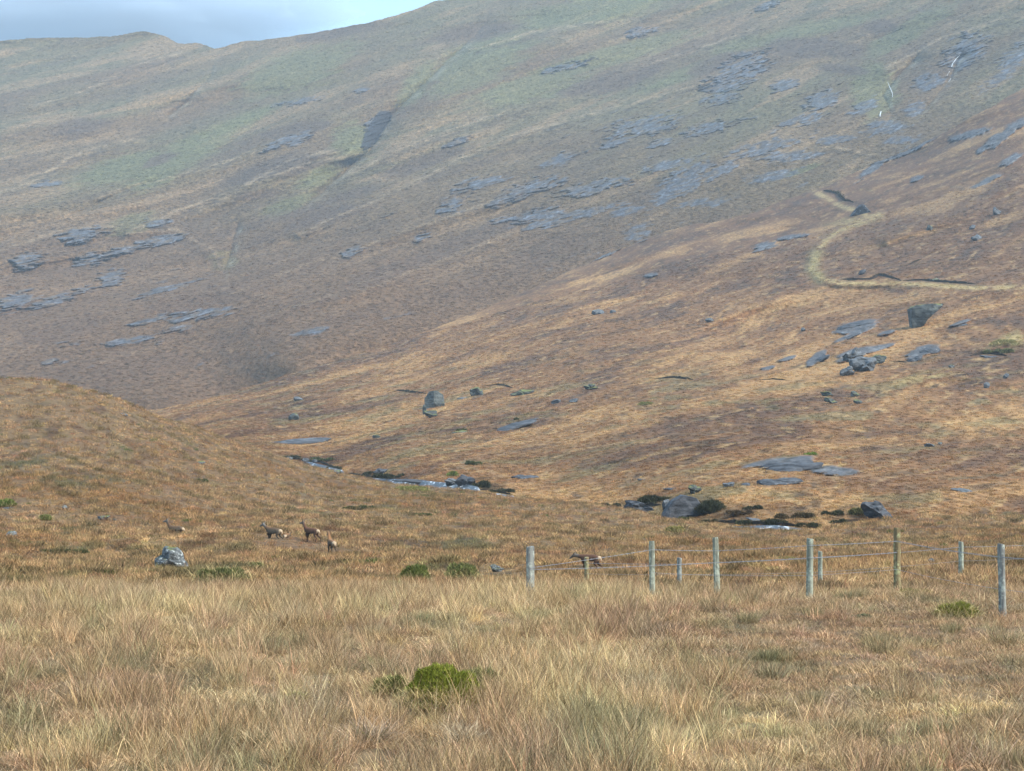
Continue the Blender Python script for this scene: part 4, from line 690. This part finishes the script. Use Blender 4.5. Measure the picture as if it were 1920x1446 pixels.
for pts, hp, lab in [([(1345, 979), (1385, 983), (1430, 985), (1470, 987), (1535, 992)], 9, 'undercut dark peat bank over the lower rapids'), ([(1180, 948), (1210, 950), (1240, 948)], 9, 'dark peat overhang left of the big dark rock face'), ([(522, 857), (560, 863), (600, 868), (640, 882)], 5, 'thin dark peat edge along the upstream rapids'), ([(655, 888), (690, 896), (740, 900)], 6, 'dark peat edge between the rapids and the long wet slab'), ([(900, 918), (930, 924), (962, 929)], 6, 'dark peat edge where the stream slips behind the grass'), ([(1560, 984), (1590, 980), (1620, 976)], 7, 'dark peat edge left of the dark wedge of rock'),
                     ([(1580, 524), (1600, 526), (1635, 524), (1650, 516), (1668, 520), (1690, 527)], 6, 'dark peat edge with a hump, left part above the grassy track'), ([(1695, 526), (1730, 526), (1780, 530), (1828, 533)], 5, 'long dark peat edge running right above the grassy track'),
                     ([(728, 738), (748, 733), (770, 736), (800, 738)], 4, 'dark peat edge behind the tall mossy valley boulder'), ([(905, 725), (935, 722), (962, 728)], 4, 'dark peat edge between the square boulder and the long low one'),
                     ([(1225, 711), (1265, 708), (1300, 712)], 5, 'short dark peat edge in the middle of the lower hillside'), ([(1418, 714), (1450, 712), (1475, 713)], 3, 'thin dark peat edge left of the pale grassy mound'), ([(1820, 668), (1850, 662), (1888, 668)], 7, 'dark peat hollow above the flat slab at the right'),
                     ([(1545, 358), (1572, 366), (1583, 376), (1602, 380)], 8, 'ragged dark peat edge at the bend of the upper grassy track'), ([(1700, 500), (1715, 492), (1730, 486)], 4, 'small slanting peat scar above the long peat edge'), ([(1672, 678), (1700, 680)], 3, 'small dark gap beside the lower smooth slab')]: peat(pts, hp, lab)

# ------------------------------------------------------------------ fences
def wood_mat(name, base, dark, lich):
    m, t, b = mat_new(name); n1 = noise(t, 14, 5, .6, stretch=((0, 0, 0), (1, 1, .08))); n2 = noise(t, 9, 5, .65)
    c = ramp(t, n1, [(.3, dark), (.6, base)]); mk = N(t, 'ShaderNodeMix', data_type='RGBA'); t.links.new(ramp(t, n2, [(.5, 0.0), (.6, .8)]), mk.inputs[0]); t.links.new(c, mk.inputs[6]); mk.inputs[7].default_value = tuple(lich) + (1,)
    t.links.new(mk.outputs[2], b.inputs['Base Color']); bp = N(t, 'ShaderNodeBump'); bp.inputs['Distance'].default_value = .01; t.links.new(n1, bp.inputs['Height']); t.links.new(bp.outputs[0], b.inputs['Normal']); return m
W_grey = wood_mat('weathered_grey_wood', (.22, .225, .205), (.08, .08, .08), (.35, .38, .33)); W_green = wood_mat('greenish_wood', (.26, .275, .22), (.11, .115, .09), (.37, .41, .33)); W_brown = wood_mat('brown_wood', (.22, .17, .09), (.09, .065, .04), (.36, .37, .20))
M_wire, t, b = mat_new('galvanised_wire'); b.inputs['Base Color'].default_value = (.24, .245, .26, 1); b.inputs['Metallic'].default_value = .4; b.inputs['Roughness'].default_value = .5
def post_mesh(h, r, lean, mat, seed, square=False):
    r_ = np.random.RandomState(seed); nseg = 18; rings = []; a = np.linspace(0, 2 * np.pi, nseg, endpoint=False)
    for z, f in [(-.5, 1.05), (0, 1.03), (h * .25, 1.0), (h * .5, .99), (h * .75, .98), (h - .03, .96), (h, .88)]:
        rr = r * f * (1 + .05 * np.sin(3 * a + seed) + .03 * r_.normal(size=nseg))
        if square: rr = rr * .92 / np.maximum(np.abs(np.cos(a)), np.abs(np.sin(a)))**.7
        zz = np.full(nseg, z) + (.012 * np.sin(a + seed) if z >= h - .04 else 0); rings.append(np.stack([rr * np.cos(a) + lean * z, rr * np.sin(a), zz], -1))
    V = np.vstack(rings + [np.array([[lean * h, 0, h + .004]])]); Fc = []
    for k in range(6):
        for i in range(nseg): j = (i + 1) % nseg; Fc.append([k * nseg + i, k * nseg + j, (k + 1) * nseg + j, (k + 1) * nseg + i])
    for i in range(nseg): Fc.append([6 * nseg + i, 6 * nseg + (i + 1) % nseg, 7 * nseg])
    me = bpy.data.meshes.new('post'); me.from_pydata(V.tolist(), [], Fc); me.materials.append(mat); return me
def tube(pts, r, seg=6):
    P = np.array(pts); n_ = len(P); a = np.linspace(0, 2 * np.pi, seg, endpoint=False); T = np.gradient(P, axis=0); T /= np.linalg.norm(T, axis=1)[:, None]; S = np.cross(T, [0, 0, 1.0]); S /= np.linalg.norm(S, axis=1)[:, None]; Q = np.cross(S, T)
    V = (P[:, None] + r * (np.cos(a)[None, :, None] * S[:, None] + np.sin(a)[None, :, None] * Q[:, None])).reshape(-1, 3); Fc = [[k * seg + i, k * seg + (i + 1) % seg, (k + 1) * seg + (i + 1) % seg, (k + 1) * seg + i] for k in range(n_ - 1) for i in range(seg)]
    return V.tolist(), Fc
def pw(u, v, Y): s, e = uv2se(u, v); return Vector((float(s * Y), Y, float(H + e * Y)))
def wire(parent, pts, barbed, sag=.015):
    V, Fc = [], []
    for a, b_ in zip(pts[:-1], pts[1:]):
        Ln = (b_ - a).length; m = max(8, int(Ln / .05)) if barbed else 10; ts = np.linspace(0, 1, m + 1); base = np.array(a)[None] + (np.array(b_) - np.array(a))[None] * ts[:, None]; base[:, 2] -= sag * Ln * 4 * ts * (1 - ts) / 4
        for ph in ((0, np.pi) if barbed else (0,)):
            q_ = base.copy()
            if barbed: w_ = np.arange(m + 1) * 1.1 + ph; q_[:, 2] += .004 * np.sin(w_); q_[:, 1] += .004 * np.cos(w_)
            v_, f_ = tube(q_, .0032 if barbed else .0032, 4); o_ = len(V); V += v_; Fc += [[x + o_ for x in f] for f in f_]
        if barbed:
            for k in range(2, m, 3):
                c_ = base[k]
                for dx, dz in ((.02, .02), (-.02, .022)):
                    v_, f_ = tube([c_ - [dx, 0, dz], c_ + [dx, .004, dz]], .002, 3); o_ = len(V); V += v_; Fc += [[x + o_ for x in f] for f in f_]
    me = bpy.data.meshes.new('wire'); me.from_pydata(V, [], Fc); me.materials.append(M_wire); o = obj('wire', me, (0, 0, 0), parent); o['label'] = 'barbed wire strand' if barbed else 'plain wire strand'; return o
def fence(posts, label):
    root = bpy.data.objects.new('wire_fence', None); COL.objects.link(root); tag(root, label, 'fence'); p0 = pw(posts[0][0], 900, posts[0][2]); root.location = (p0.x, p0.y, float(ground_z(p0.x, p0.y)))
    bpy.context.view_layer.update(); inv = root.location
    for (u, vt, Y, r, mat, lean, lab) in posts:
        p_ = pw(u, vt, Y); gz = float(ground_z(p_.x, p_.y)); o = obj('post', post_mesh(max(p_.z - gz, .4), r, lean, mat, int(u)), (p_.x - lean * (p_.z - gz) - inv.x, p_.y - inv.y, gz - inv.z), root)
        if lab: o['label'] = lab
    return root
f1 = fence([(994, 1025, 45, .088, W_grey, 0, 'thick grey end post with pale lichen'), (1222, 1015, 46.3, .062, W_green, -.01, None), (1341, 1008, 46.7, .066, W_green, -.035, 'pale leaning post'), (1519, 1010, 46.3, .075, W_green, .012, None),
            (1682, 990, 47, .078, W_brown, .0, 'tall brown post with green algae'), (1877, 1020, 40, .068, W_grey, -.02, 'nearest grey post'), (2075, 1028, 36, .06, W_grey, 0, None)],
           'near wire fence of thick grey and brown posts running across the right foreground')
def wp(lst, root): return [pw(*p_) - Vector(root.location) for p_ in lst]
for lst, bar in [([(994, 1065, 44.9), (1222, 1031, 46.2), (1341, 1033, 46.6), (1519, 1023, 46.2), (1682, 1015, 46.9), (1877, 1045, 39.9), (2075, 1055, 35.9)], True), ([(994, 1068, 44.9), (1222, 1061, 46.2), (1341, 1055, 46.6), (1519, 1046, 46.2), (1682, 1036, 46.9)], True),
                 ([(1222, 1074, 46.2), (1341, 1079, 46.6), (1519, 1079, 46.2), (1682, 1068, 46.9), (1877, 1105, 39.9), (2075, 1125, 35.9)], False)]: wire(f1, wp(lst, f1), bar)
f2 = fence([(1100, 1045, 66, .072, W_brown, 0, None), (1274, 1046, 65, .072, W_grey, 0, None), (1538, 1034, 66, .07, W_green, 0, None), (1802, 1016, 70, .085, W_green, 0, 'pale post with yellow green top'), (2060, 1005, 74, .08, W_green, 0, None)],
           'farther wire fence of small pale posts standing behind the near fence')
for lst, bar in [([(1100, 1056, 65.9), (1274, 1058, 64.9), (1538, 1046, 65.9), (1802, 1026, 69.9), (2060, 1016, 73.9)], True), ([(1100, 1076, 65.9), (1274, 1078, 64.9), (1538, 1073, 65.9), (1802, 1052, 69.9), (2060, 1040, 73.9)], False)]: wire(f2, wp(lst, f2), bar)

# ------------------------------------------------------------------ deer
def deer_mat(name, body, back, head):
    m, t, b = mat_new(name); c = N(t, 'ShaderNodeTexCoord'); sx = N(t, 'ShaderNodeSeparateXYZ'); t.links.new(c.outputs['Object'], sx.inputs[0]); n1 = noise(t, 9, 5, .6)
    def mr(src, a, b_): r = N(t, 'ShaderNodeMapRange'); r.inputs['From Min'].default_value = a; r.inputs['From Max'].default_value = b_; t.links.new(src, r.inputs['Value']); return r.outputs[0]
    def mm(a, b_, op='MULTIPLY'): r = N(t, 'ShaderNodeMath', operation=op); t.links.new(a, r.inputs[0]); t.links.new(b_, r.inputs[1]); return r.outputs[0]
    def mk(f, a, col): r = N(t, 'ShaderNodeMix', data_type='RGBA'); t.links.new(f, r.inputs[0]); t.links.new(a, r.inputs[6]); r.inputs[7].default_value = tuple(col) + (1,); return r.outputs[2]
    col = ramp(t, n1, [(.3, tuple(x * .75 for x in body)), (.7, tuple(x * 1.2 for x in body))]); col = mk(mr(sx.outputs['Z'], .95, 1.12), col, back); col = mk(mr(sx.outputs['X'], .55, .75), col, head)
    ay = N(t, 'ShaderNodeMath', operation='ABSOLUTE'); t.links.new(sx.outputs['Y'], ay.inputs[0])
    f = mm(mr(sx.outputs['X'], -.50, -.58), mm(mr(sx.outputs['Z'], .58, .68), mr(ay.outputs[0], .20, .15))); col = mk(f, col, (.40, .30, .20)); t.links.new(col, b.inputs['Base Color']); return m
D_br = deer_mat('red_brown_coat', (.075, .043, .03), (.10, .05, .03), (.12, .105, .09)); D_gr = deer_mat('grey_brown_coat', (.09, .07, .05), (.10, .06, .035), (.13, .125, .115)); D_or = deer_mat('tawny_coat', (.10, .07, .045), (.22, .11, .05), (.10, .08, .06))
M_eye, t, b = mat_new('dark_eye'); b.inputs['Base Color'].default_value = (.01, .008, .006, 1); b.inputs['Roughness'].default_value = .2
def deer(u, v, heading, mat, label, neck='up', lying=False, size=1.0, walk=.0, sink=0.0):
    x, y, z = place(u, v); dz = -.62 if lying else 0.0; J = []; E = []
    def add(p, r, par=None): J.append((p, r)); (E.append((par, len(J) - 1)) if par is not None else None); return len(J) - 1
    mid_ = add((-.05, 0, .90 + dz), .205); pel = add((-.42, 0, .95 + dz), .18, mid_); ru = add((-.60, 0, .90 + dz), .13, pel); tl = add((-.70, 0, .80 + dz), .028, ru); add((-.72, 0, .70 + dz), .012, tl)
    ch = add((.30, 0, .88 + dz), .20, mid_); 
    if neck == 'up': npts = [((.48, 0, 1.05), .16), ((.58, 0, 1.24), .11), ((.65, 0, 1.40), .09), ((.70, 0, 1.50), .092)]; mz = [((.88, 0, 1.46), .066), ((1.03, 0, 1.41), .042)]; er = [(.70, 1.60), (.64, 1.74)]
    elif neck == 'low': npts = [((.52, 0, .98), .13), ((.72, 0, 1.02), .115), ((.88, 0, 1.05), .095), ((.97, 0, 1.02), .092)]; mz = [((1.12, 0, .93), .056), ((1.24, 0, .83), .035)]; er = [(.94, 1.12), (.86, 1.24)]
    else: npts = [((.50, 0, 1.03), .13), ((.64, 0, 1.15), .12), ((.77, 0, 1.25), .095), ((.85, 0, 1.30), .095)]; mz = [((1.01, 0, 1.25), .055), ((1.14, 0, 1.17), .034)]; er = [(.84, 1.40), (.78, 1.53)]
    c_ = ch
    for p_, r_ in npts: c_ = add((p_[0], p_[1], p_[2] + dz), r_, c_)
    hd = c_
    for p_, r_ in mz: c_ = add((p_[0], p_[1], p_[2] + dz), r_, c_)
    hp = J[hd][0]
    for sd in (1, -1):
        a = add((er[0][0], sd * .09, er[0][1] + dz), .034, hd); add((er[1][0], sd * .19, er[1][1] + dz), .012, a)
        w_ = walk * sd
        if lying: hl = [((-.38, .17, .28), .12), ((-.10, .24, .16), .07), ((-.35, .26, .06), .04), ((-.10, .27, .03), .03)]; fl = [((.36, .13, .18), .085), ((.55, .15, .08), .045), ((.38, .17, .04), .034), ((.30, .17, .03), .028)]
        else: hl = [((-.46, .12, .80), .125), ((-.36 + w_ * .5, .13, .60), .085), ((-.60 + w_, .12, .42), .042), ((-.55 + w_ * 1.4, .12, .13), .027), ((-.50 + w_ * 1.5, .12, .02), .03)]; fl = [((.33, .12, .72), .095), ((.33 - w_ * .4, .125, .50), .052), ((.36 - w_ * .8, .12, .34), .036), ((.35 - w_ * 1.2, .12, .12), .025), ((.38 - w_ * 1.3, .12, .02), .03)]
        c_ = pel
        for p_, r_ in hl: c_ = add((p_[0], sd * p_[1], p_[2]), r_, c_)
        c_ = ch
        for p_, r_ in fl: c_ = add((p_[0], sd * p_[1], p_[2]), r_, c_)
    me = bpy.data.meshes.new('deer'); me.from_pydata([j[0] for j in J], E, []); me.materials.append(mat); o = obj('deer', me, (x, y, z + .02 - sink), None, R(heading)); o.scale = (size,) * 3
    sk = o.modifiers.new('skin', 'SKIN'); 
    for i, (p_, r_) in enumerate(J): me.skin_vertices[0].data[i].radius = (r_, r_); me.skin_vertices[0].data[i].use_root = (i == 0)
    sk.use_smooth_shade = True; sb = o.modifiers.new('smooth', 'SUBSURF'); sb.levels = sb.render_levels = 2
    if lying:  # keep the coat pattern where it belongs on a lowered body
        for q_ in me.vertices: q_.co.z -= dz
        o.location.z += dz * size
    for sd in (1, -1):
        bm = bmesh.new(); bmesh.ops.create_uvsphere(bm, u_segments=10, v_segments=8, radius=.016); m2 = bpy.data.meshes.new('eye'); bm.to_mesh(m2); bm.free(); m2.materials.append(M_eye)
        obj('eye', m2, (hp[0] + .05, sd * .068, hp[2] + .015 - (dz if lying else 0)), o)
    return tag(o, label, 'deer')
deer(330, 1001, 165, D_gr, 'deer lying in the grass with its head raised, farthest left of the herd', 'up', True, .95)
deer(513, 1010, 150, D_gr, 'grey headed deer with lowered neck and pale rump, second from the left', 'mid', False, 1.0, .08, .42)
deer(538, 1008, 80, D_or, 'deer almost hidden in the grass with only its pale rump showing', 'low', True, .75, 0, .12)
deer(584, 1017, 152, D_br, 'dark red brown deer standing with head up and white rump', 'up', False, .92, .10, .12)
deer(622, 1042, 112, D_or, 'tawny deer seen from behind walking away with its neck to the left', 'up', False, .95, .06, .10)
deer(1106, 1066, 160, D_br, 'dark deer with its head low behind the first small fence post', 'low', False, .76, .12, .26)

# ------------------------------------------------------------------ haze (air between the hills)
bm = bmesh.new(); bmesh.ops.create_cube(bm, size=1.0); me = bpy.data.meshes.new('haze'); bm.to_mesh(me); bm.free()
hz = bpy.data.objects.new('haze', me); COL.objects.link(hz); hz.location = (0, 1550, 290); hz.scale = (3600, 3300, 640); tag(hz, kind='stuff')
m = bpy.data.materials.new('haze'); m.use_nodes = True; t = m.node_tree; t.nodes.clear(); o = N(t, 'ShaderNodeOutputMaterial'); pv = N(t, 'ShaderNodeVolumePrincipled')
pv.inputs['Color'].default_value = (.70, .84, .96, 1); pv.inputs['Density'].default_value = .00012; pv.inputs['Anisotropy'].default_value = .1; t.links.new(pv.outputs[0], o.inputs['Volume']); me.materials.append(m)

# ------------------------------------------------------------------ cloud hanging on the far hill (outside the haze)
m = bpy.data.materials.new('cloud_vapour'); m.use_nodes = True; t = m.node_tree; t.nodes.clear(); o = N(t, 'ShaderNodeOutputMaterial'); pv = N(t, 'ShaderNodeVolumePrincipled')
pv.inputs['Color'].default_value = (.74, .86, 1.0, 1); pv.inputs['Density'].default_value = .010; t.links.new(pv.outputs[0], o.inputs['Volume'])
for (u, v, Yq, wx, wy, wz, lab) in [(50, 35, 4300, 620, 220, 85, 'pale cloud bank hiding the top of the far hill at the left')]:
    s_, e_ = uv2se(u, v); V, Fc = ICO[5]; V = V.copy(); V = V * (1 + .35 * fbm(V[:, 0] * 1.6 + V[:, 1], V[:, 2] * 1.6, 4, 77))[:, None] * np.array([wx, wy, wz]) / 1.0
    me = bpy.data.meshes.new('cloud'); me.from_pydata(V.tolist(), [], Fc); me.materials.append(m); tag(obj('cloud', me, (float(s_ * Yq), Yq, float(H + e_ * Yq))), kind='structure')
GRP = {'deer': 'deer on the moor', 'boulder': 'boulders lying on the hillside', 'slab': 'bare rock slabs in the turf', 'hummock': 'green hummocks in the grass', 'shrub': 'dark heather clumps',
       'tussock': 'foreground grass tussocks', 'peat bank': 'dark peat edges'}
for o in COL.objects:
    if o.parent is None and o.get('category') in GRP: o['group'] = GRP[o['category']]
